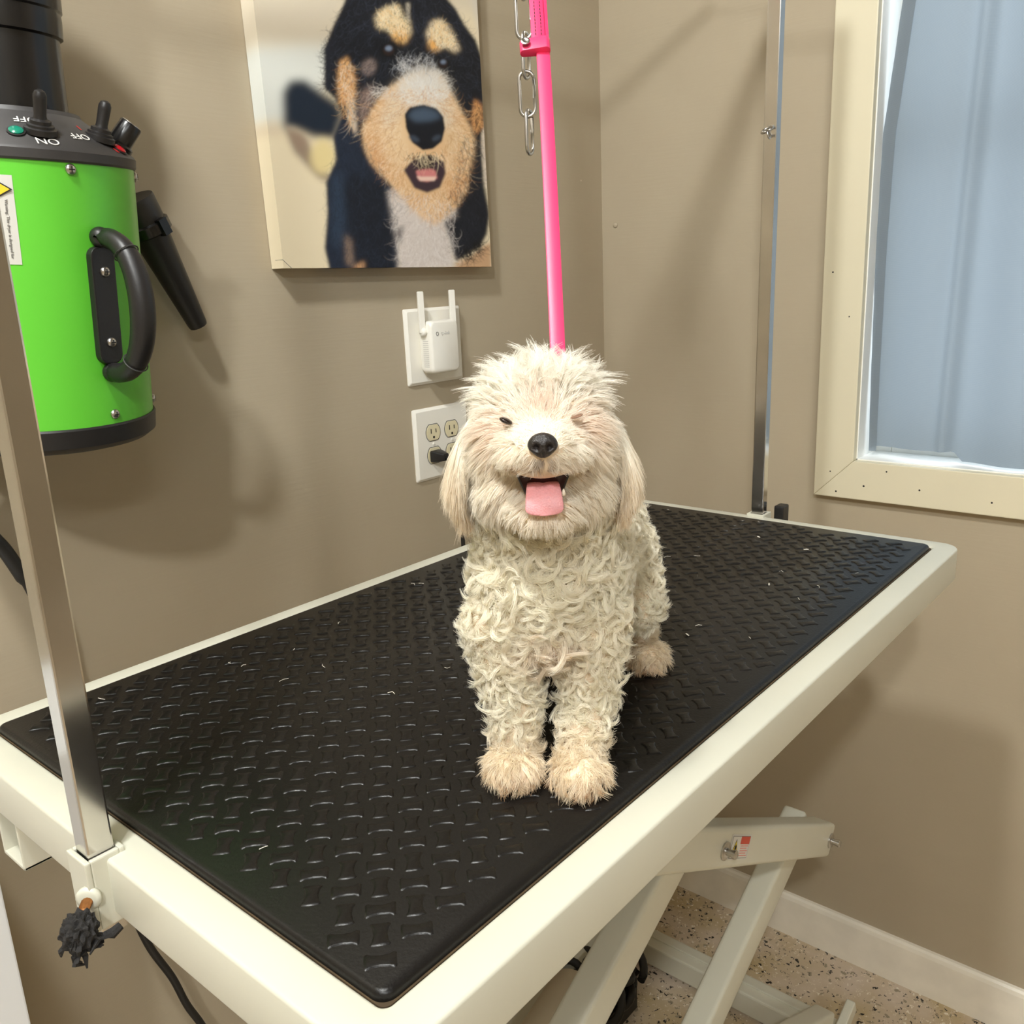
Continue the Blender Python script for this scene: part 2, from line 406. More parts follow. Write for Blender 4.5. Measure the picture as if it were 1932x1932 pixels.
# rubber mat with raised dog-bone tread, laid at 45 degrees
MZ0, MZ1 = ZT - .0014, ZT + .0052
mx0, mx1, my0, my1 = TX0 + RIM + .0015, TX1 - RIM - .0035, TY0 + RIM + .002, TY1 - RIM - .002
bm = BM()
lay = [(0, MZ0), (0, MZ0 + .0035), (.0012, MZ1 - .0010), (.0034, MZ1)]
rings = [[bm.verts.new((x, y, z)) for x, y in rrect(mx0 + d, mx1 - d, my0 + d, my1 - d, max(.004, .010 - d), 6)] for d, z in lay]
n = len(rings[0])
for A, B in zip(rings, rings[1:]):
    for i in range(n): bm.faces.new((A[i], A[(i + 1) % n], B[(i + 1) % n], B[i]))
bm.faces.new(rings[0][::-1]); bm.faces.new(rings[-1])
a = .0222
hl, he, hw = .0100, .0068, .0048      # half length, half end width, half waist
bone = [(-hl, -he + .001), (-hl + .0015, -he), (-hl + .004, -hw - .0006), (0, -hw + .0003), (hl - .004, -hw - .0006), (hl - .0015, -he), (hl, -he + .001), (hl, he - .001), (hl - .0015, he), (hl - .004, hw + .0006), (0, hw - .0003), (-hl + .004, hw + .0006), (-hl + .0015, he), (-hl, he - .001)]
ang = math.radians(-42); e1 = Vector((math.cos(ang), math.sin(ang), 0)); e2 = Vector((-math.sin(ang), math.cos(ang), 0))
cxm, cym = (mx0 + mx1) / 2, (my0 + my1) / 2
for i in range(-32, 33):
    for j in range(-32, 33):
        c = Vector((cxm, cym, 0)) + e1 * (i * a) + e2 * (j * a)
        mg = .016
        if not (mx0 + mg < c.x < mx1 - mg and my0 + mg < c.y < my1 - mg): continue
        ex, ey = (e1, e2) if (i + j) % 2 == 0 else (e2, -e1)
        h1, h2 = .0005, .0009
        L0 = [bm.verts.new((c + ex * x + ey * y) + Vector((0, 0, MZ1 - .0002))) for x, y in bone]
        L1 = [bm.verts.new((c + ex * x * .94 + ey * y * .88) + Vector((0, 0, MZ1 + h1))) for x, y in bone]
        L2 = [bm.verts.new((c + ex * x * .84 + ey * y * .68) + Vector((0, 0, MZ1 + h2))) for x, y in bone]
        nb = len(bone)
        for A, B in ((L0, L1), (L1, L2)):
            for q in range(nb): bm.faces.new((A[q], A[(q + 1) % nb], B[(q + 1) % nb], B[q]))
        bm.faces.new(L2)
tmat = tpart('rubber_mat', bm, M_RUBBER, auto=50); tmat['label'] = 'black rubber mat with raised bone-shaped tread'
# sockets of the uprights
def socket(px, py, sgn, zb):
    bm = BM(); w = .0195 / 2 + .0006; t = .0042
    for b in ((-w - t, -w, -w - t, w + t), (w, w + t, -w - t, w + t), (-w, w, -w - t, -w), (-w, w, w, w + t)):
        box(bm, px + b[0], px + b[1], py + b[2], py + b[3], zb, ZT + .004)
    return tpart('post_socket', bm, M_WHITE, bevel=.0012, seg=2)
P1 = (-1.4725, -.5605); P2 = (-.3845, -.559)
s1 = socket(P1[0], P1[1], -1, ZT - .052); s2 = socket(P2[0], P2[1], 1, ZT - .052)
# clamp screw with a shredded black grip on the near socket, and the far one
def clamp(px, py, d, sk, fancy):
    bm = BM(); lathe(bm, [(.009, 0), (.009, .003), (.006, .0045)], 20, align((px, py, ZT - .024), d)); tpart('boss', bm, M_WHITE, smooth=True)
    c0 = Vector((px, py, ZT - .024)); d = Vector(d).normalized()
    bm = BM(); tube(bm, [c0 + d * .002, c0 + d * .018 + Vector((0, 0, -.004))], .0040, 12); tpart('clamp_screw', bm, M_RUST, smooth=True)
    bm = BM()
    if fancy:
        c = c0 + d * .021 + Vector((0, 0, -.012))
        bmesh.ops.create_icosphere(bm, subdivisions=4, radius=.0115, matrix=Matrix.Translation(c))
        for v in bm.verts:
            q = (v.co - c); k = 1 + .22 * math.sin(q.x * 900 + 1) * math.sin(q.y * 800) * math.sin(q.z * 700 + 2) + random.uniform(-.09, .09)
            v.co = c + Vector((q.x, q.y, q.z * 1.22)) * k
        for k in range(14):
            t = random.uniform(0, 6.28); s = c + Vector((.009 * math.cos(t), .009 * math.sin(t), random.uniform(-.012, .002)))
            tube(bm, [s, s + Vector((random.uniform(-.004, .004), random.uniform(-.004, .004), -.006)), s + Vector((random.uniform(-.006, .006), random.uniform(-.006, .006), -.012))], [.003, .0022, .0006], 5)
        tube(bm, [c + Vector((.006, -.004, -.008)), c + Vector((.018, -.008, -.009)), c + Vector((.024, -.009, -.006))], [.005, .004, .003], 7)
        o = tpart('clamp_grip', bm, M_TAPE); o['label'] = 'shredded black grip on a rusty clamp screw'
    else:
        c = c0 + d * .028
        box(bm, c.x - .012, c.x + .012, c.y - .008, c.y + .008, c.z - .012, c.z + .034)
        tpart('clamp_grip', bm, M_BLACK, bevel=.003)
clamp(P1[0] - .013, P1[1] - .010, (-.75, -.66, 0), s1, True)
clamp(P2[0] + .0145, P2[1] - .012, (.96, -.28, 0), s2, False)
# guide rails under the top
for yy_ in (-.372, -.655):
    bm = BM(); x_ = TX0 + (.002 if yy_ > -.5 else .10); box(bm, x_, TX1 - .03, yy_ - .022, yy_ - .019, ZT - .092, ZT - .045); box(bm, x_, TX1 - .03, yy_ - .022, yy_ + .022, ZT - .092, ZT - .0885)
    box(bm, x_, TX1 - .03, yy_ + .019, yy_ + .022, ZT - .092, ZT - .045)
    tpart('guide_channel', bm, M_WHITE, bevel=.001)
# double scissors, a front and a rear set
CP = (-.764, .743); EP = (-.378, .541); LP = (-1.15, .543)
def arm(x0, z0, x1, z1, yf, w=.04, h=.056, ext0=.02, ext1=.02, name='scissor_arm', ycap=None):
    p0, p1 = Vector((x0, yf + w / 2, z0)), Vector((x1, yf + w / 2, z1)); d = (p1 - p0).normalized()
    p0 -= d * ext0; p1 += d * ext1
    bm = BM(); bar(bm, p0, p1, w, h); return tpart(name, bm, M_WHITE, bevel=.007, seg=3, auto=50)
ytop = .985
for yA, yB in ((-.70, -.655), (-.428 - .04, -.473 - .04)):
    a1 = arm(EP[0], EP[1], -1.23, .994, yA, ext0=.012, name='scissor_arm')
    a2 = arm(LP[0], LP[1], -.305, .985, yB, name='scissor_arm')
    if yA > -.6: continue
    arm(EP[0], EP[1], -1.20, .115, yB, ext0=.022, w=.04)
    arm(LP[0], LP[1], -.33, .115, yA, w=.04)
    if yA < -.6: front_arm = a1
def pivot(x, z, y):
    bm = BM(); lathe(bm, [(.0125, 0), (.0125, .002), (.0105, .003), (.0048, .0032), (.0048, .012), (.0062, .0122), (.0062, .0155), (.004, .017)], 24, align((x, y, z), (0, -1, 0)))
    return tpart('pivot_bolt', bm, M_STEEL, auto=35)
pivot(EP[0], EP[1], -.70); pivot(CP[0], CP[1], -.70); pivot(-.764, .33, -.70)
# warning sticker lying on the front arm
d = Vector((.872, 0, -.490)); u = Vector((.490, 0, .872))
so = Vector((-.7215, -.7003, .7245))
def quad(name, x0, x1, y0, y1, off, m):
    bm = BM(); prism(bm, [(x0, y0), (x1, y0), (x1, y1), (x0, y1)], so + Vector((0, -off, 0)), d, u, (0, -1, 0), .0002)
    return tpart(name, bm, m)
quad('warning_sticker', -.033, .033, -.017, .017, .0, M_STICKER)
quad('sticker_border', -.030, .030, -.0150, .0150, .0002, M_GREYINK); quad('sticker_field', -.0292, .0292, -.0142, .0142, .0003, M_STICKER)
quad('sticker_heading', -.002, .0292, .0040, .0142, .0004, mat('warning_red', rgb(196, 70, 48), .45))
for k in range(5): quad('sticker_line', .001, .027 - .004 * (k % 2), .001 - k * .0032, .0022 - k * .0032, .0004, mat('pink_ink', rgb(214, 130, 120), .5))
bm = BM(); prism(bm, [(-.028, -.012), (-.005, -.012), (-.0165, .011)], so + Vector((0, -.0004, 0)), d, u, (0, -1, 0), .0002); tpart('sticker_triangle', bm, M_DARK)
bm = BM(); prism(bm, [(-.0262, -.011), (-.0068, -.011), (-.0165, .0085)], so + Vector((0, -.0006, 0)), d, u, (0, -1, 0), .0002); tpart('sticker_triangle', bm, M_YELLOW)
bm = BM(); prism(bm, [(-.019, -.008), (-.014, -.008), (-.0135, .001), (-.0165, .004), (-.0195, .001)], so + Vector((0, -.0008, 0)), d, u, (0, -1, 0), .0002); tpart('sticker_figure', bm, M_DARK)
# base frame on the floor
bm = BM(); box(bm, -.292, -.240, -.70, -.165, .012, .062)
tpart('base_beam', bm, M_WHITE, bevel=.004)
bm = BM(); box(bm, -.268, -.262, -.70, -.17, .062, .066); tpart('base_ridge', bm, M_WHITE, bevel=.001)
bm = BM(); box(bm, -1.36, -1.30, -.965, -.165, .012, .062); tpart('base_beam', bm, M_WHITE, bevel=.004)
for yy_ in (-.19, -.655):
    bm = BM(); box(bm, -1.30, -.292, yy_ - .025, yy_ + .025, .012, .062); tpart('base_beam', bm, M_WHITE, bevel=.004)
bm = BM(); box(bm, -.30, -.225, -.155, -.13, .03, .075); tpart('base_bracket', bm, M_WHITE, bevel=.006)
for x in (-1.33, -.266):
    for y in (-.19, -.68):
        bm = BM(); lathe(bm, [(.018, 0), (.018, .01), (.006, .014)], 20, Matrix.Translation((x, y, 0))); tpart('levelling_foot', bm, M_BLACK, auto=40)
# pedal bar by the base corner
bm = BM(); bar(bm, (-.36, -.705, .055), (-.227, -.705, .098), .018, .030); tpart('pedal_bar', bm, M_WHITE, bevel=.005, seg=3)
bm = BM(); prism(bm, [(0, 0), (.10, .02), (.11, .035), (.02, .02)], (-.42, -.735, .062), (1, 0, 0), (0, 1, 0), (0, 0, 1), .004); tpart('pedal_plate', bm, M_WHITE)
# lift motor with its loom of cables
bm = BM(); lathe(bm, [(.03, 0), (.047, .006), (.050, .012), (.050, .21), (.047, .218), (.03, .222)], 40, align((-.50, -.245, .075), (-.93, -.25, .12))); mo = tpart('lift_motor', bm, M_MOTOR, auto=40)
bm = BM()
for k in range(12):
    x, y = -.46 + random.uniform(-.05, .06), -.26 + random.uniform(-.05, .05)
    pts = [(x + .05 * math.cos(t * 1.1 + k), y + .045 * math.sin(t * 1.3 + k), .03 + .006 * k + .015 * math.sin(t * 2 + k)) for t in np.linspace(0, 6.0, 26)]
    tube(bm, pts, .0085, 10)
box(bm, -.50, -.40, -.33, -.24, .004, .055)
tpart('cable_loom', bm, M_CORD, auto=50)

# ------------------------------------------------------------------ overhead grooming arm: two chrome posts and a crossbar
ZB, YB = 2.062, -.450
arm_r = thing('grooming_gantry', 'chrome square posts at both ends of the table carrying an overhead bar', 'grooming post', (P1[0], P1[1], ZT))
w = .0193 / 2
bm = BM(); box(bm, P1[0] - w, P1[0] + w, P1[1] - w, P1[1] + w, ZT - .063, ZB - .011); o = build('post', bm, M_CHROME, bevel=.0016, seg=2); adopt(arm_r, o); o['label'] = 'left chrome post'
bm = BM(); box(bm, P2[0] - w, P2[0] + w, P2[1] - w, P2[1] + w, ZT - .07, ZB - .011)
for v in bm.verts:
    a6 = math.radians(6); qx, qy = v.co.x - P2[0], v.co.y - P2[1]
    v.co.x = P2[0] + qx * math.cos(a6) - qy * math.sin(a6); v.co.y = P2[1] + qx * math.sin(a6) + qy * math.cos(a6) - (v.co.z - ZT) * .006
o = build('post', bm, M_CHROME, bevel=.0016, seg=2); adopt(arm_r, o)
bm = BM(); box(bm, P1[0] - .03, P2[0] + .012, YB - .0105, YB + .0105, ZB - .0105, ZB + .0105); o = build('crossbar', bm, M_CHROME, bevel=.002); adopt(arm_r, o)
for px_ in (P1[0], P2[0]):
    bm = BM(); tube(bm, [(px_, P1[1], ZB - .014), (px_, YB, ZB)], .004, 10); o = build('offset_bracket', bm, M_CHROME, smooth=True); adopt(arm_r, o)
bm = BM(); c = Vector((-.4085, -.566, 1.664))
e_d = Vector((-.85, -.35, -.38)).normalized(); e_a = Vector((.1, -.9, .35)).normalized()
tube(bm, [c + e_d * .0085 * math.cos(t) + e_a * .0085 * math.sin(t) for t in np.linspace(0, 2 * math.pi, 24, endpoint=False)], .0019, 8, closed=True)
tube(bm, [(P2[0] - w + .001, -.5645, 1.668), tuple(c - e_d * .0085)], .0022, 8)
o = build('eye_hook', bm, M_STEEL, smooth=True); adopt(arm_r, o)
bm = BM(); tube(bm, [c + Vector((-.003, -.004, -.003 - .004)) + Vector((.0045 * math.cos(t), .001 * math.sin(t), .0055 * math.sin(t))) for t in np.linspace(0, 2 * math.pi, 20, endpoint=False)], .0013, 8, closed=True)
o = build('small_ring', bm, M_STEEL, smooth=True); adopt(arm_r, o)

# ------------------------------------------------------------------ chain hanging from the crossbar
ch = thing('hanging_chain', 'short chain of long steel links hanging beside the pink strap', 'chain', (-.808, YB, ZB))
def link_pts(c, L, W, along, side, open_=False):
    pts = []; c = Vector(c); al = Vector(along).normalized(); sd = Vector(side).normalized(); r = W / 2; h = L / 2 - r
    for i in range(13): t = math.pi * i / 12; pts.append(c + al * (h + r * math.sin(t)) + sd * (r * math.cos(t)))
    for i in range(13): t = math.pi + math.pi * i / 12; pts.append(c + al * (-h + r * math.sin(t)) + sd * (r * math.cos(t)))
    return pts
LL, LW, LR = .0490, .0172, .0022
zc = 2.05; k = 0
side_h = Vector((.64, -.77, 0)); side_d = Vector((.77, .64, 0)); zs = []
zs = [1.6415 + .0415 * i for i in range(0, 11)]
for i, zz_ in enumerate(zs):
    sd = side_h if i % 2 == 1 else (side_d * .9 + side_h * .42)
    xoff = -.8085 - .0004 * i + (.0 if i > 0 else .002)
    bm = BM(); tube(bm, link_pts((xoff + .0006 * (i % 3), YB, zz_), LL, LW, (0.02 * (-1) ** i, 0, 1), sd), LR, 8, closed=True)
    if i == 0:
        pass
    o = build('chain_link', bm, M_STEEL, smooth=True); adopt(ch, o)

# ------------------------------------------------------------------ dog position frame
DZ = ZT + .0062
DO = Vector((-1.195, -.757, DZ)); DF = Vector((-.775, -.632, 0)).normalized(); DL = Vector((-DF.y, DF.x, 0))
DM = Matrix(((DF.x, DL.x, 0, DO.x), (DF.y, DL.y, 0, DO.y), (0, 0, 1, DO.z), (0, 0, 0, 1)))

# ------------------------------------------------------------------ pink grooming loop
neck = DM @ Vector((-.060, .020, .285)); top = Vector((-.80, YB, ZB - .0125))
lp = thing('grooming_loop', 'pink vinyl grooming strap hanging from the overhead bar to the dog', 'strap', tuple(top))
sd = Vector((.66, -.75, 0)).normalized(); dl = (neck - top).normalized(); sd = (sd - dl * sd.dot(dl)).normalized(); nn = sd.cross(dl).normalized()
def strap_piece(name, p0, p1, w, t, m, n=24, bow=.0):
    bm = BM(); rows = []
    for i in range(n + 1):
        s = i / n; c = p0.lerp(p1, s) + sd * bow * math.sin(math.pi * s)
        rows.append([bm.verts.new(c + sd * a_ + nn * b_) for a_, b_ in ((-w / 2, -t / 2), (-w / 2 + .0012, -t / 2 - .0006), (w / 2 - .0012, -t / 2 - .0006), (w / 2, -t / 2), (w / 2, t / 2), (w / 2 - .0012, t / 2 + .0006), (-w / 2 + .0012, t / 2 + .0006), (-w / 2, t / 2))])
    for A, B in zip(rows, rows[1:]):
        for q in range(8): bm.faces.new((A[q], A[(q + 1) % 8], B[(q + 1) % 8], B[q]))
    bm.faces.new(rows[0][::-1]); bm.faces.new(rows[-1])
    o = build(name, bm, m, auto=40); adopt(lp, o); return o
tot = (neck - top).length
fk = None
best = 9e9
for i in range(400):
    s = i / 400; uu, vv = img_pt(top.lerp(neck, s))
    if abs(vv - 92) < best: best = abs(vv - 92); fk = s
kp = top.lerp(neck, fk)
strap_piece('strap', top, neck, .0122, .0024, M_PINK, bow=.004)
strap_piece('doubled_strap', top + nn * -.003, kp + nn * -.003 + dl * .004, .0126, .0024, M_PINK, 10)
# stitching along the doubled end
bm = BM()
for sx in (-.0022, .0030):
    for k in range(60):
        c = kp - dl * (.012 + .0042 * k) + sd * sx - nn * .0052
        if (c - top).dot(dl) < .01: break
        box(bm, -.0003, .0003, -.0012, .0012, -.0002, .0002, Matrix(((sd.x, dl.x, nn.x, c.x), (sd.y, dl.y, nn.y, c.y), (sd.z, dl.z, nn.z, c.z), (0, 0, 0, 1))))
o = build('stitching', bm, M_DARK); adopt(lp, o)
# sliding keeper: a vinyl band folded round the strap with a riveted tab
bm = BM(); hk = .0135
outl = []
for t in np.linspace(-math.pi / 2, math.pi / 2, 13): outl.append((.0066 + .0042 * math.cos(t), .0056 * math.sin(t)))
for t in np.linspace(math.pi / 2, math.pi * 1.5, 13): outl.append((-.0140 + .0032 * math.cos(t), .0042 * math.sin(t) - .002))
prism(bm, outl, kp - dl * hk / 2 - nn * .003, sd, -nn, dl, hk)
o = build('keeper', bm, M_PINK, bevel=.0012, seg=2, auto=40); adopt(lp, o)
bm = BM(); rc = kp + sd * -.0122 - nn * .0089
lathe(bm, [(.0042, 0), (.0042, .0006), (.003, .001), (.0022, .0004)], 20, align(rc, -nn)); o = build('rivet', bm, M_STEEL, auto=40); adopt(lp, o)

# ------------------------------------------------------------------ canvas print of a dog
# the picture's own drawing, in drawing units (about 1930 across the cloth); painted into a small array, then laid on the cloth as its print
S = 3.2; YOFF = 640; PW, PH = int(2000 / S), int((1960 + YOFF) / S)
yy, xx = np.mgrid[0:PH, 0:PW]; XX = xx * S + S / 2; YY = yy * S + S / 2 - YOFF
def c3(r, g, b): return np.array([lin(r), lin(g), lin(b)])
def blur(a, s):
    s = s / S
    k = np.arange(-int(3 * s) - 1, int(3 * s) + 2); g = np.exp(-k * k / (2 * s * s + 1e-6)); g /= g.sum(); p = len(k) // 2
    def f(v, ax):
        pad = [(0, 0)] * v.ndim; pad[ax] = (p, p); v2 = np.pad(v, pad, mode='edge'); o_ = np.zeros_like(v)
        for i, w_ in enumerate(g):
            sl = [slice(None)] * v.ndim; sl[ax] = slice(i, i + v.shape[ax]); o_ += w_ * v2[tuple(sl)]
        return o_
    return f(f(a, 0), 1)
def poly(pts, soft=6):
    pts = np.array(pts, float); ins = np.zeros((PH, PW), bool); n = len(pts)
    for i in range(n):
        x0, y0 = pts[i]; x1, y1 = pts[(i + 1) % n]
        if y0 == y1: continue
        c = ((YY > min(y0, y1)) & (YY <= max(y0, y1)) & (XX < (YY - y0) * (x1 - x0) / (y1 - y0) + x0)); ins ^= c
    return blur(ins.astype(float), soft)
def ell(cx, cy, rx, ry, soft=6, rot=0):
    c, s = math.cos(rot), math.sin(rot); dx, dy = XX - cx, YY - cy
    return blur((((dx * c + dy * s) / rx) ** 2 + ((-dx * s + dy * c) / ry) ** 2 < 1).astype(float), soft)
IMG = np.zeros((PH, PW, 3)); IMG[:] = c3(228, 214, 184)
def over(m, col, a=1.0):
    global IMG
    m = (m * a)[..., None]; IMG = IMG * (1 - m) + np.asarray(col) * m
over(poly([(0, -640), (2000, -640), (2000, 60), (0, 120)], 60), c3(216, 205, 184))
over(poly([(0, 60), (760, 20), (760, 330), (0, 330)], 50), c3(196, 186, 170), .7)
over(poly([(0, 330), (760, 300), (700, 560), (420, 860), (0, 870)], 45), c3(214, 218, 214), .9)
over(poly([(1480, -640), (2000, -640), (2000, 1400), (1780, 1300), (1750, 300)], 20), c3(214, 205, 192))
over(poly([(0, 860), (330, 860), (340, 960), (0, 930)], 30), c3(206, 188, 162), .6)
BLK, NAVY = c3(24, 26, 34), c3(30, 38, 54)
# blurred raised tail-like ear on the left with the hooped stripe below
over(poly([(345, 640), (400, 560), (500, 555), (620, 640), (740, 720), (780, 800), (720, 980), (560, 965), (420, 900), (350, 900)], 26), c3(24, 34, 48))
over(poly([(350, 880), (480, 940), (640, 1160), (700, 1290), (600, 1250), (430, 1070)], 20), c3(132, 112, 96), .9)
over(ell(630, 1100, 90, 125, 24), c3(222, 204, 150))
over(poly([(400, 900), (540, 985), (500, 1040), (440, 1030)], 24), c3(150, 128, 110), .8)
# body
over(poly([(700, 960), (780, 760), (900, 900), (1000, 1100), (1180, 1400), (1160, 1960), (690, 1960), (640, 1740), (660, 1500), (650, 1280), (720, 1120)], 9), NAVY)
over(poly([(1600, 900), (1740, 880), (1760, 1300), (1800, 1500), (1780, 1640), (1740, 1720), (1560, 1840), (1460, 1560), (1540, 1350)], 9), BLK)
over(poly([(760, 1330), (850, 1200), (1060, 1300), (1110, 1500), (1130, 1900), (860, 1900), (800, 1600)], 22), c3(20, 22, 30), .8)
over(poly([(690, 1250), (760, 1200), (790, 1500), (760, 1760), (690, 1700)], 22), c3(46, 62, 82), .7)
# head
over(poly([(800, -40), (760, 60), (700, 180), (640, 350), (640, 520), (640, 620), (720, 700), (760, 800), (900, 960), (900, 1100), (1760, 920), (1762, 450), (1700, 280), (1620, 170), (1560, 60), (1490, -20), (1400, -150), (1250, -220), (1000, -220), (860, -140)], 8), BLK)
over(poly([(830, -640), (1500, -640), (1500, 0), (800, 0)], 40), BLK, .0)
# chest ruff
over(poly([(1120, 1560), (1080, 1340), (1200, 1300), (1560, 1400), (1560, 1520), (1480, 1560), (1530, 1700), (1560, 1880), (1160, 1900), (1150, 1700)], 16), c3(212, 202, 196))
over(poly([(1150, 1600), (1200, 1580), (1180, 1720), (1140, 1660)], 12), c3(40, 38, 44), .7)
over(poly([(780, 1640), (830, 1680), (850, 1880), (790, 1850)], 16), c3(150, 126, 108), .7)
over(poly([(1560, 1840), (1660, 1800), (1760, 1720), (1812, 1700), (1812, 1960), (1560, 1960)], 12), c3(198, 160, 124))
over(poly([(850, 1860), (920, 1830), (910, 1960), (850, 1960)], 14), c3(208, 160, 116), .9)
# muzzle
over(poly([(905, 900), (960, 780), (1060, 640), (1200, 540), (1330, 500), (1460, 530), (1520, 640), (1600, 780), (1680, 920), (1690, 1060), (1650, 1200), (1640, 1330), (1560, 1460), (1420, 1580), (1300, 1500), (1200, 1400), (1060, 1240), (960, 1140), (915, 1040)], 12), c3(222, 184, 140))
over(poly([(1000, 900), (1120, 760), (1220, 900), (1250, 1080), (1180, 1180), (1080, 1120)], 40), c3(234, 206, 166), .8)
over(poly([(940, 960), (1000, 940), (1080, 1160), (1120, 1290), (1000, 1160)], 24), c3(204, 144, 88), .6)
over(poly([(1560, 1140), (1640, 1100), (1630, 1320), (1540, 1440), (1510, 1300)], 24), c3(206, 150, 96), .7)
over(poly([(1200, 1380), (1360, 1400), (1520, 1380), (1420, 1560), (1340, 1540)], 24), c3(232, 194, 150), .8)
over(poly([(1120, 620), (1250, 500), (1400, 480), (1480, 560), (1540, 720), (1560, 900), (1500, 960), (1380, 720), (1200, 760), (1100, 900), (1020, 860)], 30), c3(222, 208, 186), .95)
over(ell(1340, 620, 130, 120, 36), c3(226, 222, 216), .9)
over(poly([(1470, 900), (1600, 860), (1680, 960), (1650, 1200), (1560, 1240), (1480, 1060)], 26), c3(220, 188, 146), .9)
over(poly([(900, 640), (990, 600), (960, 760), (905, 880), (880, 760)], 22), c3(168, 142, 130), .8)
over(ell(950, 470, 48, 60, 14, .5), c3(150, 132, 126), .8)
# tan ear patches and brows
over(poly([(745, 430), (800, 395), (850, 520), (860, 680), (800, 720), (740, 730), (730, 560)], 12), c3(222, 170, 112))
over(poly([(780, 690), (850, 690), (870, 900), (860, 960), (820, 860)], 10), c3(206, 190, 172), .9)
over(poly([(1690, 690), (1745, 730), (1750, 900), (1700, 940), (1670, 860)], 10), c3(206, 146, 92), .9)
over(poly([(1750, 900), (1790, 880), (1800, 1370), (1760, 1280), (1740, 1000)], 8), c3(214, 200, 184))
over(poly([(990, 120), (1060, 50), (1160, 30), (1200, 110), (1240, 150), (1250, 230), (1200, 300), (1150, 280), (1080, 210), (1010, 200)], 14), c3(232, 212, 172))
over(ell(1170, 240, 50, 64, 18, -.5), c3(238, 178, 96), .95)
over(poly([(1210, 20), (1240, 20), (1240, 160), (1220, 140)], 8), c3(210, 200, 180), .7)
over(poly([(1350, 240), (1380, 160), (1440, 130), (1520, 190), (1590, 350), (1560, 370), (1480, 330), (1420, 360), (1370, 300)], 14), c3(226, 206, 174))
over(ell(1410, 310, 42, 50, 16), c3(236, 176, 96), .95)
# nose
over(poly([(1205, 800), (1240, 755), (1330, 735), (1420, 760), (1470, 820), (1482, 900), (1460, 990), (1400, 1040), (1330, 1050), (1260, 1000), (1215, 900)], 6), c3(22, 24, 32))
over(poly([(1220, 810), (1260, 762), (1340, 745), (1420, 770), (1460, 820), (1380, 830), (1280, 840)], 14), c3(70, 84, 102), .9)
over(ell(1270, 970, 40, 24, 8, .5), c3(62, 70, 84), .7); over(ell(1425, 965, 36, 22, 8, -.5), c3(62, 70, 84), .7)
# fine hair strokes, laid along the coat
def strokes(n, region, direc, length, cols, alpha=.7, jit=.25, wid=1):
    global IMG
    pts = np.argwhere(blur(region, 14) > .86)
    if len(pts) == 0: return
    for q in pts[rng.integers(0, len(pts), n)]:
        y, x = float(q[0]), float(q[1]); dx, dy = direc(x * S, y * S - YOFF); a0 = math.atan2(dy, dx) + rng.normal(0, jit); cv = rng.normal(0, .05)
        L = length * rng.uniform(.5, 1.3) / S; col = cols[rng.integers(len(cols))]; m = max(3, int(L * 1.3))
        for k in range(m):
            t = k / m; xi, yi = int(x), int(y)
            if 0 <= xi < PW and 0 <= yi < PH:
                w_ = alpha * (1 - t) ** .6; IMG[yi, xi] = IMG[yi, xi] * (1 - w_) + col * w_
            a0 += cv; x += math.cos(a0) * L / m; y += math.sin(a0) * L / m
muz = poly([(905, 900), (1060, 640), (1330, 560), (1520, 640), (1690, 1000), (1640, 1330), (1420, 1580), (1060, 1240)], 2)
muz = muz * (1 - ell(1340, 900, 150, 170, 2)) * (1 - ell(1350, 1230, 130, 110, 2))
fd = lambda x, y: (x - 1340, max(60, y - 760) * 1.2)
strokes(1500, muz, fd, 120, [c3(234, 204, 164), c3(206, 154, 104), c3(240, 222, 194), c3(190, 136, 90)], .55)
strokes(500, ell(1340, 620, 180, 150, 2), lambda x, y: (x - 1340, y - 700), 90, [c3(236, 234, 230), c3(220, 214, 206)], .6)
strokes(110, ell(1290, 470, 170, 70, 2), lambda x, y: (x - 1300, -80), 110, [c3(220, 220, 222), c3(170, 174, 182)], .7, .6)
head = poly([(800, -40), (640, 350), (640, 620), (900, 960), (1040, 600), (1200, 420), (1400, 420), (1560, 600), (1740, 880), (1762, 450), (1620, 170), (1490, -20), (1250, -220), (1000, -220)], 2)
strokes(1500, head, lambda x, y: ((x - 1220) * .5, 220), 120, [c3(40, 46, 60), c3(58, 66, 84), c3(16, 16, 22), c3(12, 12, 16)], .5)
strokes(260, poly([(990, 110), (1160, 30), (1250, 230), (1200, 300), (1010, 200)], 2), lambda x, y: (-60, -100), 70, [c3(240, 226, 194), c3(226, 190, 134)], .7)
strokes(260, poly([(1350, 240), (1440, 130), (1590, 350), (1420, 360)], 2), lambda x, y: (40, -100), 70, [c3(240, 226, 194), c3(226, 190, 134)], .7)
strokes(240, poly([(730, 400), (850, 420), (860, 960), (820, 900), (740, 730)], 2), lambda x, y: (20, 200), 110, [c3(230, 186, 132), c3(186, 130, 80), c3(220, 206, 188)], .6)
strokes(130, poly([(1680, 690), (1750, 720), (1750, 920), (1680, 900)], 2), lambda x, y: (0, 200), 110, [c3(224, 170, 112), c3(60, 40, 30)], .6)
strokes(700, poly([(690, 960), (900, 900), (1180, 1400), (1160, 1900), (690, 1900), (650, 1280)], 2), lambda x, y: (40, 200), 150, [c3(44, 56, 76), c3(18, 18, 24), c3(34, 40, 54)], .35, .3)
strokes(420, poly([(1600, 900), (1740, 880), (1800, 1500), (1560, 1840), (1460, 1560)], 2), lambda x, y: (60, 200), 120, [c3(40, 44, 56), c3(12, 12, 16)], .4)
strokes(420, poly([(1120, 1500), (1200, 1300), (1560, 1420), (1560, 1880), (1160, 1900)], 2), lambda x, y: (x - 1350, 200), 110, [c3(232, 226, 222), c3(190, 178, 172)], .5)
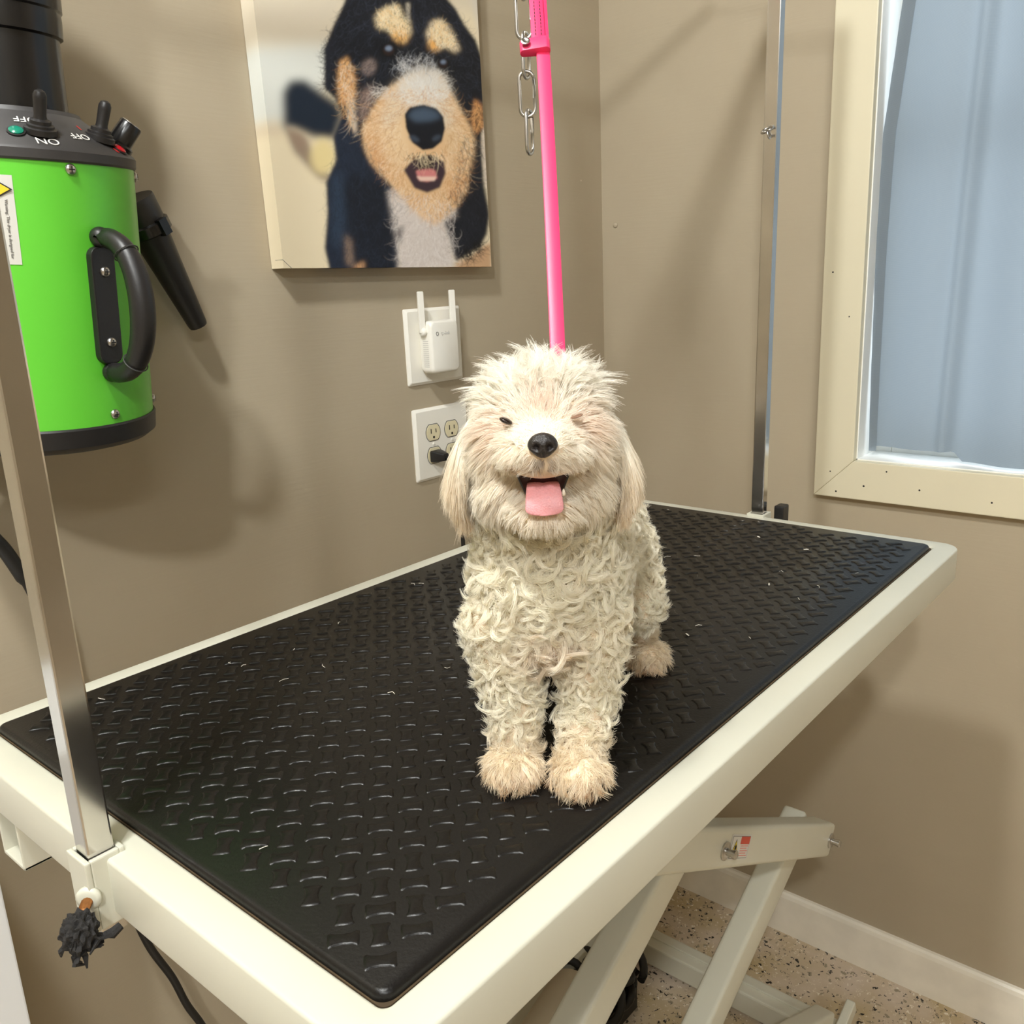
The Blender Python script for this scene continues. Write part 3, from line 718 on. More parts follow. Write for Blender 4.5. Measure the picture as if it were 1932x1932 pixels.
# mouth
over(poly([(1195, 1190), (1262, 1120), (1380, 1085), (1478, 1135), (1490, 1215), (1450, 1315), (1360, 1352), (1270, 1318)], 6), c3(62, 46, 54))
over(poly([(1280, 1200), (1360, 1160), (1420, 1200), (1430, 1250), (1360, 1275), (1300, 1262)], 6), c3(206, 128, 126))
over(poly([(1285, 1236), (1425, 1240), (1410, 1268), (1310, 1266)], 5), c3(232, 200, 184))
over(poly([(1310, 1110), (1390, 1090), (1400, 1180), (1300, 1190)], 8), c3(24, 18, 20))
strokes(70, ell(1350, 1090, 150, 40, 2), lambda x, y: ((x - 1340) * .8, 160), 130, [c3(232, 212, 176), c3(60, 44, 40)], .8, .2)
strokes(60, ell(1060, 640, 90, 60, 2), lambda x, y: (x - 1340, y - 500), 90, [c3(214, 206, 198)], .6, .5)
strokes(130, poly([(640, 350), (700, 180), (740, 240), (700, 620), (640, 620)], 2), lambda x, y: (-100, 60), 90, [c3(30, 32, 42)], .8, .5)
strokes(80, poly([(1560, 1760), (1740, 1640), (1760, 1720), (1600, 1840)], 2), lambda x, y: (60, 120), 120, [c3(20, 18, 20)], .9)
def eyes_():
    for ex, ey, r in ((1090, 345, 60), (1472, 440, 48)):
        over(ell(ex, ey + 4, r, r * .92, 10), c3(14, 13, 18)); over(ell(ex, ey + 6, r * .66, r * .66, 5), c3(44, 30, 28))
        over(ell(ex, ey - 6, r * .40, r * .30, 6), c3(126, 142, 168), .95)
eyes_()
over(poly([(1205, 800), (1240, 755), (1330, 735), (1420, 760), (1470, 820), (1482, 900), (1460, 990), (1400, 1040), (1330, 1050), (1260, 1000), (1215, 900)], 5), c3(20, 22, 30))
over(poly([(1222, 815), (1262, 768), (1340, 750), (1420, 775), (1458, 824), (1380, 850), (1280, 856)], 16), c3(72, 88, 108), .9)
over(ell(1270, 972, 38, 20, 8, .5), c3(66, 76, 92), .7); over(ell(1425, 967, 34, 18, 8, -.5), c3(66, 76, 92), .7)
IMG = np.clip(blur(IMG, 2.2), 0, 1)

prn = thing('canvas_print', 'stretched canvas print of a smiling black, white and tan dog above the outlets', 'picture', (-.62, 0, 1.50))
TC = .030
ex_ = Vector((1, 0, -.0139)); ez_ = Vector((-.0125, 0, 1)); bl = Vector((-.8702, -TC, 1.5030)); CWD, CHT = .4630, .610
NXC, NZC = 330, 430
verts, cols = [], []
# drawing units at a cloth position: found from where the cloth's corners lie in the drawing
src = [(s, t) for s in (0, 1) for t in (0, .5)]
def draw_at(s, t):
    P = bl + ex_ * (CWD * s) + ez_ * (CHT * t); u, v = img_pt(P)
    return (u - 440) * 1932 / 520, v * 1932 / 520
A_, B_ = [], []
for s, t in src:
    u, v = draw_at(s, t); A_.append([s, t, 1, 0, 0, 0, -u * s, -u * t]); B_.append(u); A_.append([0, 0, 0, s, t, 1, -v * s, -v * t]); B_.append(v)
Hh = np.linalg.solve(np.array(A_), np.array(B_)); Hm = np.append(Hh, 1).reshape(3, 3)
ss, tt = np.meshgrid(np.linspace(0, 1, NXC + 1), np.linspace(0, 1, NZC + 1))
den = Hm[2, 0] * ss + Hm[2, 1] * tt + 1
UU = (Hm[0, 0] * ss + Hm[0, 1] * tt + Hm[0, 2]) / den; VV = (Hm[1, 0] * ss + Hm[1, 1] * tt + Hm[1, 2]) / den
fx = np.clip((UU - S / 2) / S, 0, PW - 1.001); fy = np.clip((VV + YOFF - S / 2) / S, 0, PH - 1.001)
ix, iy = fx.astype(int), fy.astype(int); ax_, ay_ = (fx - ix)[..., None], (fy - iy)[..., None]
CC = (IMG[iy, ix] * (1 - ax_) + IMG[iy, ix + 1] * ax_) * (1 - ay_) + (IMG[iy + 1, ix] * (1 - ax_) + IMG[iy + 1, ix + 1] * ax_) * ay_
P0 = np.array(bl); PV = P0 + ss[..., None] * CWD * np.array(ex_) + tt[..., None] * CHT * np.array(ez_)
nx1 = NXC + 1
# front cloth plus turned edges, one mesh
front = PV.reshape(-1, 3); fc = CC.reshape(-1, 3)
idx = np.arange(front.shape[0]).reshape(NZC + 1, nx1)
faces = np.stack([idx[:-1, :-1], idx[:-1, 1:], idx[1:, 1:], idx[1:, :-1]], -1).reshape(-1, 4).tolist()
border = list(idx[0, :]) + list(idx[1:, -1]) + list(idx[-1, -2::-1]) + list(idx[-2:0:-1, 0])
back = front[border].copy(); back[:, 1] = -.001; bc = fc[border] * .97 + .02
base = len(front); allv = np.vstack([front, back]); allc = np.vstack([fc, bc]); nb = len(border)
for i in range(nb): faces.append([border[i], base + i, base + (i + 1) % nb, border[(i + 1) % nb]])
faces.append([base + i for i in range(nb)][::-1])
me = bpy.data.meshes.new('printed_canvas'); me.from_pydata(allv.tolist(), [], faces)
ca = me.color_attributes.new('print', 'FLOAT_COLOR', 'POINT'); ca.data.foreach_set('color', np.hstack([allc, np.ones((len(allc), 1))]).astype(np.float32).ravel())
m = bpy.data.materials.new('printed_canvas_cloth'); m.use_nodes = True; nt = m.node_tree; b = nt.nodes['Principled BSDF']
at = nt.nodes.new('ShaderNodeAttribute'); at.attribute_name = 'print'; nt.links.new(at.outputs['Color'], b.inputs['Base Color']); b.inputs['Roughness'].default_value = .55
b.inputs['Specular IOR Level'].default_value = .25
o = link('printed_canvas', me, m); adopt(prn, o)
bm = BM(); q = bl + Vector((0, -.0002, 0))
tube(bm, [q + ez_ * .012 + Vector((0, TC * .6, 0)), q + ez_ * .012, q + ex_ * .014], .0004, 5); o = build('corner_fold', bm, M_GREYINK); adopt(prn, o)

# ------------------------------------------------------------------ wall plates, repeater, plug
def wall_plate(name, x0, x1, z0, z1, parent):
    bm = BM(); w, h = x1 - x0, z1 - z0
    lay = [(0, 0), (0, -.002), (.005, -.0062)]
    rings = [[bm.verts.new((x, y, z)) for x, z in rrect(x0 + d, x1 - d, z0 + d, z1 - d, .003, 4)] for d, y in lay]; n = len(rings[0])
    for A, B in zip(rings, rings[1:]):
        for i in range(n): bm.faces.new((A[i], A[(i + 1) % n], B[(i + 1) % n], B[i]))
    bm.faces.new(rings[-1]); bm.faces.new(rings[0][::-1])
    o = build(name, bm, M_WPLAS, auto=30); adopt(parent, o); return o
def receptacle(cx, cz, parent):
    bm = BM(); pts = []
    for i in range(40):
        t = 2 * math.pi * i / 40; x = .0172 * math.cos(t); z = .0172 * math.sin(t); pts.append((x, max(-.0140, min(.0140, z))))
    prism(bm, pts, (cx, -.0060, cz), (1, 0, 0), (0, 0, 1), (0, -1, 0), .0016)
    o = build('receptacle', bm, M_ALMOND, bevel=.0005); adopt(parent, o)
    bm = BM(); ring = [(cx + x * 1.07, -.0064, cz + z * 1.09) for x, z in pts]; tube(bm, ring, .0005, 5, closed=True); g = build('receptacle_gap', bm, M_DARK); g.parent = o
    bm = BM()
    for dx, hh in ((-.0062, .0042), (.0062, .0034)): box(bm, cx + dx - .0009, cx + dx + .0009, -.0080, -.0074, cz + .003 - hh, cz + .003 + hh)
    lathe(bm, [(.0023, 0), (.0023, .0005)], 14, align((cx, -.0075, cz - .0085), (0, -1, 0)))
    g = build('receptacle_slots', bm, M_DARK); g.parent = o
up = thing('wall_outlet', 'upper white outlet plate with a white plug-in repeater in it', 'outlet', (-.54, 0, 1.297))
wall_plate('wall_plate', -.6115, -.4715, 1.2970, 1.4300, up)
lo = thing('wall_outlet', 'lower white outlet plate with almond sockets partly behind the dog', 'outlet', (-.54, 0, 1.122))
wall_plate('wall_plate', -.6075, -.4675, 1.1220, 1.2540, lo)
for gx in (-.5625, -.5145):
    for gz in (1.2085, 1.1665): receptacle(gx, gz, lo)
    bm = BM(); lathe(bm, [(.0032, 0), (.0030, .001), (.0014, .0014)], 16, align((gx, -.0062, 1.1875), (0, -1, 0))); box(bm, gx - .0026, gx + .0026, -.0079, -.0074, 1.1871, 1.1879)
    o = build('plate_screw', bm, M_WPLAS, auto=40); adopt(lo, o)
# repeater
rp = thing('wifi_repeater', 'white plug-in wireless repeater with two upright antennas', 'repeater', (-.545, -.006, 1.31))
RX0, RX1, RZ0, RZ1 = -.5865, -.5170, 1.3175, 1.4085
bm = BM(); lay = [(.010, -.0062), (.003, -.010), (.0, -.018), (0, -.036), (.0016, -.040), (.004, -.0415)]
rings = [[bm.verts.new((x, y, z)) for x, z in rrect(RX0 + d, RX1 - d, RZ0 + d, RZ1 - d, .009, 6)] for d, y in lay]; n = len(rings[0])
for A, B in zip(rings, rings[1:]):
    for i in range(n): bm.faces.new((A[i], A[(i + 1) % n], B[(i + 1) % n], B[i]))
bm.faces.new(rings[-1]); bm.faces.new(rings[0][::-1]); o = build('repeater_body', bm, M_WPLAS, auto=40); adopt(rp, o)
bm = BM()
for k in range(14):
    z = RZ0 + .012 + k * .0034; box(bm, RX0 - .0003, RX0 + .0003, -.033, -.020, z, z + .0012)
o = build('vent_slots', bm, M_PALEGREY); adopt(rp, o)
for ax0, side in ((RX0 - .0035, -1), (RX1 + .0030, 1)):
    bm = BM(); lathe(bm, [(.0060, -.004), (.0075, -.002), (.0075, .003), (.005, .005)], 20, align((ax0, -.026, 1.3905), (side, 0, 0))); o = build('antenna_hinge', bm, M_WPLAS, smooth=True); adopt(rp, o)
    bm = BM(); prism(bm, rrect(-.0055, .0055, -.004, .0665, .0018, 3), (ax0 - side * -.001, -.0235, 1.3925), (.94, -.34, 0), (-.0, 0, 1), (-.34, -.94, 0), .0052); o = build('antenna', bm, M_WPLAS, bevel=.0010); adopt(rp, o)
Mt = Matrix(((1, 0, 0, -.5515), (0, 0, -1, -.0417), (0, 1, 0, 1.3865), (0, 0, 0, 1)))
text_mesh('tp-link', .0085, Mt, 'repeater_lettering', M_PALEGREY, rp); bpy.data.objects['repeater_lettering'].matrix_parent_inverse = Matrix.Translation(rp.location).inverted()
bm = BM(); tube(bm, [(-.5715 + .003 * math.cos(t), -.0418, 1.3865 + .003 * math.sin(t)) for t in np.linspace(0, 2 * math.pi, 18, endpoint=False)], .0005, 5, closed=True)
o = build('repeater_mark', bm, M_GREYINK); adopt(rp, o)
# black plug and its cord
pg = thing('power_plug', 'black plug and cord in the lower outlet behind the dog', 'plug', (-.5625, -.008, 1.166))
bm = BM(); lay = [(-.0080, .0128, .0105), (-.014, .0128, .0105), (-.026, .0100, .0085), (-.036, .0065, .0065)]
rings = [[bm.verts.new((-.5625 + x, y, 1.1655 + z)) for x, z in rrect(-w, w, -h, h, .003, 3)] for y, w, h in lay]; n = len(rings[0])
for A, B in zip(rings, rings[1:]):
    for i in range(n): bm.faces.new((A[i], A[(i + 1) % n], B[(i + 1) % n], B[i]))
bm.faces.new(rings[-1]); bm.faces.new(rings[0][::-1]); o = build('plug_body', bm, M_BLACK, auto=45); adopt(pg, o)
bm = BM(); tube(bm, [(-.5625, -.034, 1.1655), (-.556, -.045, 1.150), (-.548, -.050, 1.11), (-.5455, -.05, 1.05), (-.548, -.05, .9), (-.55, -.06, .6), (-.56, -.07, .3), (-.55, -.15, .02)], .0040, 8); o = build('plug_cord', bm, M_CORD, smooth=True); adopt(pg, o)

# small blob of filler on the right wall is part of that wall
bm = BM(); lathe(bm, [(.006, 0), (.005, .0015), (.002, .0025)], 16, align((0, -.034, 1.575), (-1, 0, 0))); o = build('filled_hole', bm, M_WALL, smooth=True); o.parent = bpy.data.objects['wall_right']

# ------------------------------------------------------------------ green dryer on the left wall
DR = .112; DC = Vector((-1.2745, -.135, 1.49))
du = Vector((-.381, -.925, 0)).normalized(); dr = Vector((-du.y, du.x, 0)); tl = math.radians(2.9)
dax = (Vector((0, 0, 1)) * math.cos(tl) + dr * math.sin(tl) + du * .080).normalized()
dr2 = du.cross(dax).normalized() * -1
if dr2.dot(dr) < 0: dr2 = -dr2
du2 = dax.cross(dr2).normalized()
if du2.dot(du) < 0: du2 = -du2
dry = thing('pet_dryer', 'lime green canister dryer with black cap hung on the taupe wall', 'dryer', tuple(DC))
Mdry = Matrix(((du2.x, dr2.x, dax.x, DC.x), (du2.y, dr2.y, dax.y, DC.y), (du2.z, dr2.z, dax.z, DC.z), (0, 0, 0, 1)))   # local: x to the room, y to the right, z up the axis
def dpart(name, bm, m, parent=None, **kw):
    o = build(name, bm, m, **kw)
    adopt(dry, o)
    if parent is not None: o.parent = parent; o.matrix_parent_inverse = Matrix.Identity(4)
    return o
def dpt(phi, r, z): return Mdry @ Vector((r * math.cos(phi), r * math.sin(phi), z))
def ddir(phi, el=0):
    v = Vector((math.cos(phi) * math.cos(el), math.sin(phi) * math.cos(el), math.sin(el))); return (Mdry.to_3x3() @ v).normalized()
ZG0, ZG1 = -.136, .1205
bm = BM(); lathe(bm, [(DR, ZG0), (DR, ZG1)], 72, Mdry, cap=True)
dpart('dryer_body', bm, M_GREEN, auto=40)
bm = BM(); lathe(bm, [(DR - .02, ZG0 - .030), (DR - .006, ZG0 - .026), (DR + .0015, ZG0 - .020), (DR + .0025, ZG0 - .002), (DR + .0012, ZG0)], 72, Mdry); dpart('bottom_cap', bm, M_BLACK, auto=35)
bm = BM(); lathe(bm, [(DR + .001, ZG1), (DR + .0025, ZG1 + .002), (DR + .003, ZG1 + .010), (DR + .001, ZG1 + .013), (.066, ZG1 + .046), (.064, ZG1 + .050), (.054, ZG1 + .051)], 72, Mdry); dpart('top_cap', bm, M_GREY, auto=25)
bm = BM(); zz0 = ZG1 + .048
lathe(bm, [(.0545, zz0), (.0525, zz0 + .070), (.0560, zz0 + .072), (.0565, zz0 + .088), (.0560, zz0 + .094), (.0575, zz0 + .096), (.0575, zz0 + .108), (.055, zz0 + .112), (.0530, zz0 + .114), (.0530, zz0 + .140), (.0490, zz0 + .142), (.0475, zz0 + .30), (.04, zz0 + .30)], 56, Mdry); dpart('outlet_neck', bm, M_BLACKG, auto=30)
EL = math.atan2(.047, .033)   # cone surface normal elevation
def cone(phi, f): return dpt(phi, DR + .001 + (.066 - DR - .001) * f, ZG1 + .013 + .033 * f)
ln = lambda phi: ddir(phi, EL)
for ph in (.26, .98):
    c = cone(ph, .42); dv = (ln(ph) * .55 + dax * .62).normalized()
    bm = BM(); lathe(bm, [(.0145, -.002), (.0145, .003), (.012, .004), (.012, .006), (.0095, .007), (.0095, .010), (.0060, .0115), (.0055, .014), (.0060, .029), (.0060, .032), (.0045, .0355), (.002, .037)], 28, align(c, dv)); o = dpart('toggle_switch', bm, M_BLACK, auto=35)
c = cone(1.34, .30); dv = ln(1.34)
bm = BM(); lathe(bm, [(.0150, -.002), (.0150, .004), (.012, .006), (.0115, .026), (.0105, .0275)], 28, align(c, dv)); kn = dpart('speed_knob', bm, M_BLACKG, auto=35)
bm = BM(); lathe(bm, [(.0098, .0275), (.0094, .0282)], 28, align(c, dv)); dpart('knob_face', bm, M_STEEL, auto=35)
for ph, f_, r, col, nm in ((.035, .34, .0064, rgb(22, 122, 98), 'green'), (1.10, .14, .0066, rgb(176, 16, 30), 'red')):
    bm = BM(); lathe(bm, [(r + .0016, -.001), (r + .0016, .0015), (r, .0018)], 24, align(cone(ph, f_), ln(ph))); dpart('lamp_bezel', bm, M_BLACK, auto=35)
    bm = BM(); lathe(bm, [(r, .0005), (r, .0025), (r * .7, .0038), (r * .2, .0042)], 24, align(cone(ph, f_), ln(ph))); dpart('indicator_lamp', bm, mat('indicator_' + nm, col, .2), auto=50)
def cone_text(s, ph, f_, size, m, nm, flip=True):
    nrm = ln(ph); tang = (dax.cross(ddir(ph))).normalized(); upv = nrm.cross(tang).normalized()
    if flip: tang, upv = -tang, -upv
    p = cone(ph, f_) + nrm * .0006
    M_ = Matrix(((tang.x, upv.x, nrm.x, p.x), (tang.y, upv.y, nrm.y, p.y), (tang.z, upv.z, nrm.z, p.z), (0, 0, 0, 1)))
    o = text_mesh(s, size, M_, nm, m); adopt(dry, o)
cone_text('ON', .27, .13, .0135, M_WHITEINK, 'lettering'); cone_text('OFF', .655, .38, .0125, M_WHITEINK, 'lettering')
cone_text('OFF', .16, .72, .0125, M_WHITEINK, 'lettering')
cone_text('II', 1.0, .10, .0095, M_REDINK, 'lettering'); cone_text('I', .80, .66, .0095, M_REDINK, 'lettering')
def cross_screw(c, d, r=.0052):
    bm = BM(); lathe(bm, [(r, -.001), (r, .0012), (r * .75, .0028), (r * .3, .0034)], 20, align(c, d)); dpart('cross_head_screw', bm, M_STEEL, auto=50)
    bm = BM(); M_ = align(c, d); box(bm, -r * .55, r * .55, -.0005, .0005, .0032, .0037, M_); box(bm, -.0005, .0005, -r * .55, r * .55, .0032, .0037, M_); dpart('screw_slot', bm, M_DARK)
for ph in (-.7, .42, 1.52): cross_screw(dpt(ph, DR, ZG1 - .006), ddir(ph))
for ph in (-.6, .62, 1.50): cross_screw(dpt(ph, DR, ZG0 + .010), ddir(ph))
# handle: a screwed strap with a swept grip
HP = .60; hn = ddir(HP); ht = (dax.cross(hn)).normalized()
bm = BM(); hz0, hz1 = -.072, .044
hc = lambda z, o_: dpt(HP, DR + o_, z)
plate = []
prism(bm, rrect(-.0135, .0135, hz0, hz1, .010, 6), Mdry @ Vector((DR * math.cos(HP), DR * math.sin(HP), 0)) - hn * .001, ht, dax, hn, .0085)
dpart('handle_strap', bm, M_BLACK, bevel=.0015)
bm = BM(); prof = []
for t in np.linspace(0, math.pi, 30):
    z = (hz0 + hz1) / 2 + (hz1 - hz0 + .018) / 2 * math.cos(t); o_ = .006 + .052 * math.sin(t) ** .75
    prof.append(dpt(HP, DR + o_, z))
tube(bm, prof, [.0100 + .0025 * math.sin(t) ** 2 for t in np.linspace(0, math.pi, 30)], 14); [bmesh.ops.create_icosphere(bm, subdivisions=3, radius=.0102, matrix=Matrix.Translation(q_)) for q_ in (prof[0], prof[-1])]; hg = dpart('handle_grip', bm, M_BLACK, smooth=True)
for k in (6, 23):
    bm = BM()
    d_ = (prof[k + 1] - prof[k - 1]).normalized(); a_, b_, _ = frame(d_)
    tube(bm, [prof[k] + (a_ * math.cos(t) + b_ * math.sin(t)) * .0122 for t in np.linspace(0, 2 * math.pi, 20, endpoint=False)], .0007, 5, closed=True)
    dpart('grip_seam', bm, M_GREY)
for z in (.020, -.050):
    cross_screw(hc(z, .0080), hn, .0050)
# warning sticker and brand sticker follow the round body
def curved_patch(name, ph0, ph1, z0, z1, off, m, n=10):
    bm = BM(); rows = [[bm.verts.new(dpt(ph0 + (ph1 - ph0) * i / n, DR + off, z)) for z in (z0, z1)] for i in range(n + 1)]
    for A, B in zip(rows, rows[1:]): bm.faces.new((A[0], B[0], B[1], A[1]))
    return dpart(name, bm, m)
curved_patch('warning_sticker', -.385, -.040, .026, .106, .0004, M_STICKER)
def on_body(s, ph, z, size, nm, m):
    nrm = ddir(ph); tang = -dax; upv = nrm.cross(tang).normalized(); p = dpt(ph, DR + .0007, z)
    M_ = Matrix(((tang.x, upv.x, nrm.x, p.x), (tang.y, upv.y, nrm.y, p.y), (tang.z, upv.z, nrm.z, p.z), (0, 0, 0, 1)))
    o = text_mesh(s, size, M_, nm, m); adopt(dry, o)
on_body('Warning: This dryer is designed for', -.105, .058, .0037, 'sticker_text', M_GREYINK)
on_body('grooming use only. Keep the dryer', -.160, .058, .0037, 'sticker_text', M_GREYINK)
def tri_on(ph, z, r, off, m):
    nrm = ddir(ph); t_ = (dax.cross(nrm)).normalized(); bm = BM()
    prism(bm, [(r, 0), (-r * .6, r * .95), (-r * .6, -r * .95)], dpt(ph, DR + off, z), t_, dax, nrm, .0002); dpart('sticker_triangle', bm, m)
tri_on(-.160, .0935, .0130, .0010, M_DARK); tri_on(-.160, .0935, .0108, .0012, M_YELLOW); tri_on(-.185, .0935, .0040, .0015, M_DARK)
curved_patch('brand_sticker', 1.36, 1.56, -.070, .016, .0004, M_STICKER); curved_patch('sticker_band', 1.34, 1.56, -.066, -.052, .0007, mat('navy_ink', rgb(60, 58, 84), .5)); curved_patch('sticker_band', 1.34, 1.56, .004, .016, .0007, mat('navy_ink', rgb(60, 58, 84), .5))
# wall bracket behind the body
bm = BM(); box(bm, DC.x - .05, DC.x + .05, -.035, -.0005, 1.42, 1.56); dpart('wall_bracket', bm, M_BLACK, bevel=.004)
# black cone nozzle on its own clip
nz = thing('dryer_nozzle', 'black tapered air nozzle pointing down beside the green dryer', 'nozzle', (-1.08, -.03, 1.57))
n0 = Vector((-1.100, -.050, 1.590)); n1 = Vector((-1.0225, -.034, 1.4300)); nd = n1 - n0; NL = nd.length
bm = BM(); lathe(bm, [(.0255, 0), (.0262, .002), (.0255, .040), (.0225, .055), (.0128, NL - .003), (.0118, NL), (.0100, NL)], 40, align(n0, nd)); o = build('nozzle_cone', bm, M_BLACK, auto=35); adopt(nz, o)
bm = BM(); lathe(bm, [(.0260, .030), (.0292, .032), (.0292, .044), (.0260, .046)], 40, align(n0, nd), cap=False); box(bm, -.034, -.024, -.006, .006, .026, .05, align(n0, nd)); box(bm, .024, .0335, -.006, .006, .028, .048, align(n0, nd)); o = build('locking_collar', bm, M_BLACKG, auto=35); adopt(nz, o)
bm = BM(); box(bm, -1.100, -1.070, -.03, -.0005, 1.545, 1.565); o = build('wall_clip', bm, M_BLACK, bevel=.002); adopt(nz, o)
# hanging cord of the dryer, left edge, passing behind the post
pts = [(-1.300, -.13, 1.345), (-1.352, -.10, 1.325), (-1.358, -.07, 1.28), (-1.338, -.06, 1.222), (-1.320, -.06, 1.185), (-1.300, -.06, 1.12), (-1.285, -.05, 1.02), (-1.27, -.045, .85), (-1.25, -.04, .68), (-1.232, -.04, .58), (-1.205, -.04, .50), (-1.19, -.04, .44), (-1.165, -.04, .36), (-1.14, -.05, .2), (-1.1, -.08, .012)]
def smooth_path(p, k=8):
    p = [Vector(q) for q in p]; out = []
    for i in range(len(p) - 1):
        a0, a1, a2, a3 = p[max(i - 1, 0)], p[i], p[i + 1], p[min(i + 2, len(p) - 1)]
        for j in range(k):
            t = j / k; out.append(.5 * ((2 * a1) + (a2 - a0) * t + (2 * a0 - 5 * a1 + 4 * a2 - a3) * t * t + (3 * a1 - a0 - 3 * a2 + a3) * t ** 3))
    return out + [p[-1]]
sp = smooth_path(pts); bm = BM(); tube(bm, sp, [.0085 if q.z > 1.15 else .0055 for q in sp], 10); o = build('power_cord', bm, M_CORD, smooth=True); adopt(dry, o)

# ------------------------------------------------------------------ white cabinet at the lower left
cb = thing('white_cabinet', 'plain white cabinet standing against the left wall at the picture edge', 'cabinet', (-1.7, -.13, 0))
M_CAB = mat('cabinet_white', rgb(222, 224, 226), .4)
bm = BM(); box(bm, -1.95, -1.449, -.232, -.002, 0.0, 1.02); o = build('cabinet_body', bm, M_CAB, bevel=.002); adopt(cb, o)
for x0, x1 in ((-1.948, -1.7015), (-1.6985, -1.451)):
    bm = BM(); box(bm, x0, x1, -.250, -.2325, .06, 1.018); d_ = build('cabinet_door', bm, M_CAB, bevel=.002); adopt(cb, d_)
    xk = -1.73 if x0 < -1.8 else -1.67
    bm = BM(); lathe(bm, [(.006, 0), (.006, .012), (.014, .018), (.014, .024), (.008, .028)], 20, align((xk, -.250, .8), (0, -1, 0))); kb = build('door_knob', bm, M_STEEL, smooth=True); kb.parent = d_

# ------------------------------------------------------------------ ceiling fixtures
def bulb_holder(x, y, label):
    r = thing('ceiling_light', label, 'ceiling light', (x, y, CEIL), 'bare bulb ceiling lights')
    bm = BM(); lathe(bm, [(.060, 0), (.060, -.008), (.030, -.016), (.022, -.018), (.0001, -.018)][::-1], 32, Matrix.Translation((x, y, CEIL)), cap=False); o = build('lamp_holder', bm, M_WPLAS, auto=40); adopt(r, o)
bulb_holder(-1.88, -.76, 'round ceiling lamp holder over the near end of the grooming table')
bulb_holder(-2.9, -1.78, 'round ceiling lamp holder in the middle of the room')
r = thing('added_fill_panel', 'added panel housing for the unseen fill light in the near part of the room', 'ceiling light', (-2.8, -3.0, CEIL))  # made-up housing for the added fill light, out of view
bm = BM(); box(bm, -3.42, -2.18, -3.17, -2.83, CEIL - .055, CEIL); o = build('fill_panel_housing', bm, M_WHITE, bevel=.004); adopt(r, o)

# ------------------------------------------------------------------ the dog (local frame: x forward, y to the dog's left, z up)
dog = thing('dog', 'small fluffy white curly dog standing on the black mat with its tongue out', 'dog', tuple(DO))
dog.matrix_world = DM
# body built from tapered limbs and masses, fused into one surface.  (region, a, b, ra, rb) capsules and (region, centre, radii) masses
CAPS = [
    ('neck', (-.035, .004, .170), (-.006, .004, .245), .046, .040),
    ('body', (-.030, .004, .148), (-.195, .046, .140), .052, .050),
    ('leg', (-.010, -.034, .120), (.000, -.025, .060), .026, .0175),
    ('leg', (.000, -.025, .060), (.008, -.025, .020), .0175, .0150),
    ('leg', (-.010, .038, .120), (.000, .033, .060), .026, .0175),
    ('leg', (.000, .033, .060), (.018, .026, .020), .0175, .0150),
    ('leg', (-.190, .074, .125), (-.165, .088, .075), .035, .026),
    ('leg', (-.165, .088, .075), (-.212, .096, .046), .022, .015),
    ('leg', (-.212, .096, .046), (-.196, .101, .014), .015, .013),
    ('leg', (-.190, .010, .125), (-.170, .000, .075), .036, .026),
    ('leg', (-.170, .000, .075), (-.212, -.002, .046), .022, .015),
    ('leg', (-.212, -.002, .046), (-.200, -.003, .014), .015, .013),
    ('tail', (-.235, .056, .150), (-.262, .062, .185), .015, .010),
    ('tail', (-.262, .062, .185), (-.240, .058, .212), .010, .006),
]
ELLS = [
    ('body', (-.022, .003, .142), (.044, .050, .056)), ('body', (-.012, .003, .118), (.032, .042, .032)),
    ('body', (-.200, .042, .130), (.052, .053, .052)),
    ('head', (-.006, .004, .262), (.050, .051, .047)), ('head', (.004, .004, .235), (.040, .047, .034)),
    ('muzzle', (.046, .0035, .266), (.034, .030, .018)), ('muzzle', (.063, .0035, .272), (.021, .020, .0135)),
    ('chin', (.036, .0035, .222), (.027, .024, .0135)),
    ('paw', (.020, -.027, .0125), (.024, .0195, .0125)), ('paw', (.031, .023, .0125), (.025, .0205, .0125)),
    ('paw', (-.180, .104, .0115), (.024, .0180, .0115)), ('paw', (-.184, -.003, .0115), (.024, .0175, .0115)),
]
bm = BM()
for _, a_, b_, ra, rb in CAPS:
    A, B = Vector(a_), Vector(b_); d_ = (B - A); L = d_.length; prof = []
    for t in np.linspace(-math.pi / 2, 0, 7): prof.append((max(1e-4, ra * math.cos(t)), ra * math.sin(t)))
    for t in np.linspace(0, math.pi / 2, 7): prof.append((max(1e-4, rb * math.cos(t)), L + rb * math.sin(t)))
    lathe(bm, prof, 24, align(A, d_))
for _, c, r in ELLS: bmesh.ops.create_icosphere(bm, subdivisions=4, radius=1, matrix=Matrix.Translation(c) @ Matrix.Diagonal((r[0], r[1], r[2], 1)))
me = bpy.data.meshes.new('dog_body'); bm.to_mesh(me); bm.free()
M_SKIN = mat('pale_dog_skin', rgb(222, 202, 176), .8)
body = link('body', me, M_SKIN, dog)
rm = body.modifiers.new('fuse', 'REMESH'); rm.mode = 'VOXEL'; rm.voxel_size = .0030
sm = body.modifiers.new('soft', 'SMOOTH'); sm.factor = .5; sm.iterations = 5
dg = bpy.context.evaluated_depsgraph_get(); fused = bpy.data.meshes.new_from_object(body.evaluated_get(dg))
body.modifiers.clear(); old = body.data; body.data = fused; bpy.data.meshes.remove(old); fused.name = 'dog_body'
if not fused.materials: fused.materials.append(M_SKIN)
for p in fused.polygons: p.use_smooth = True

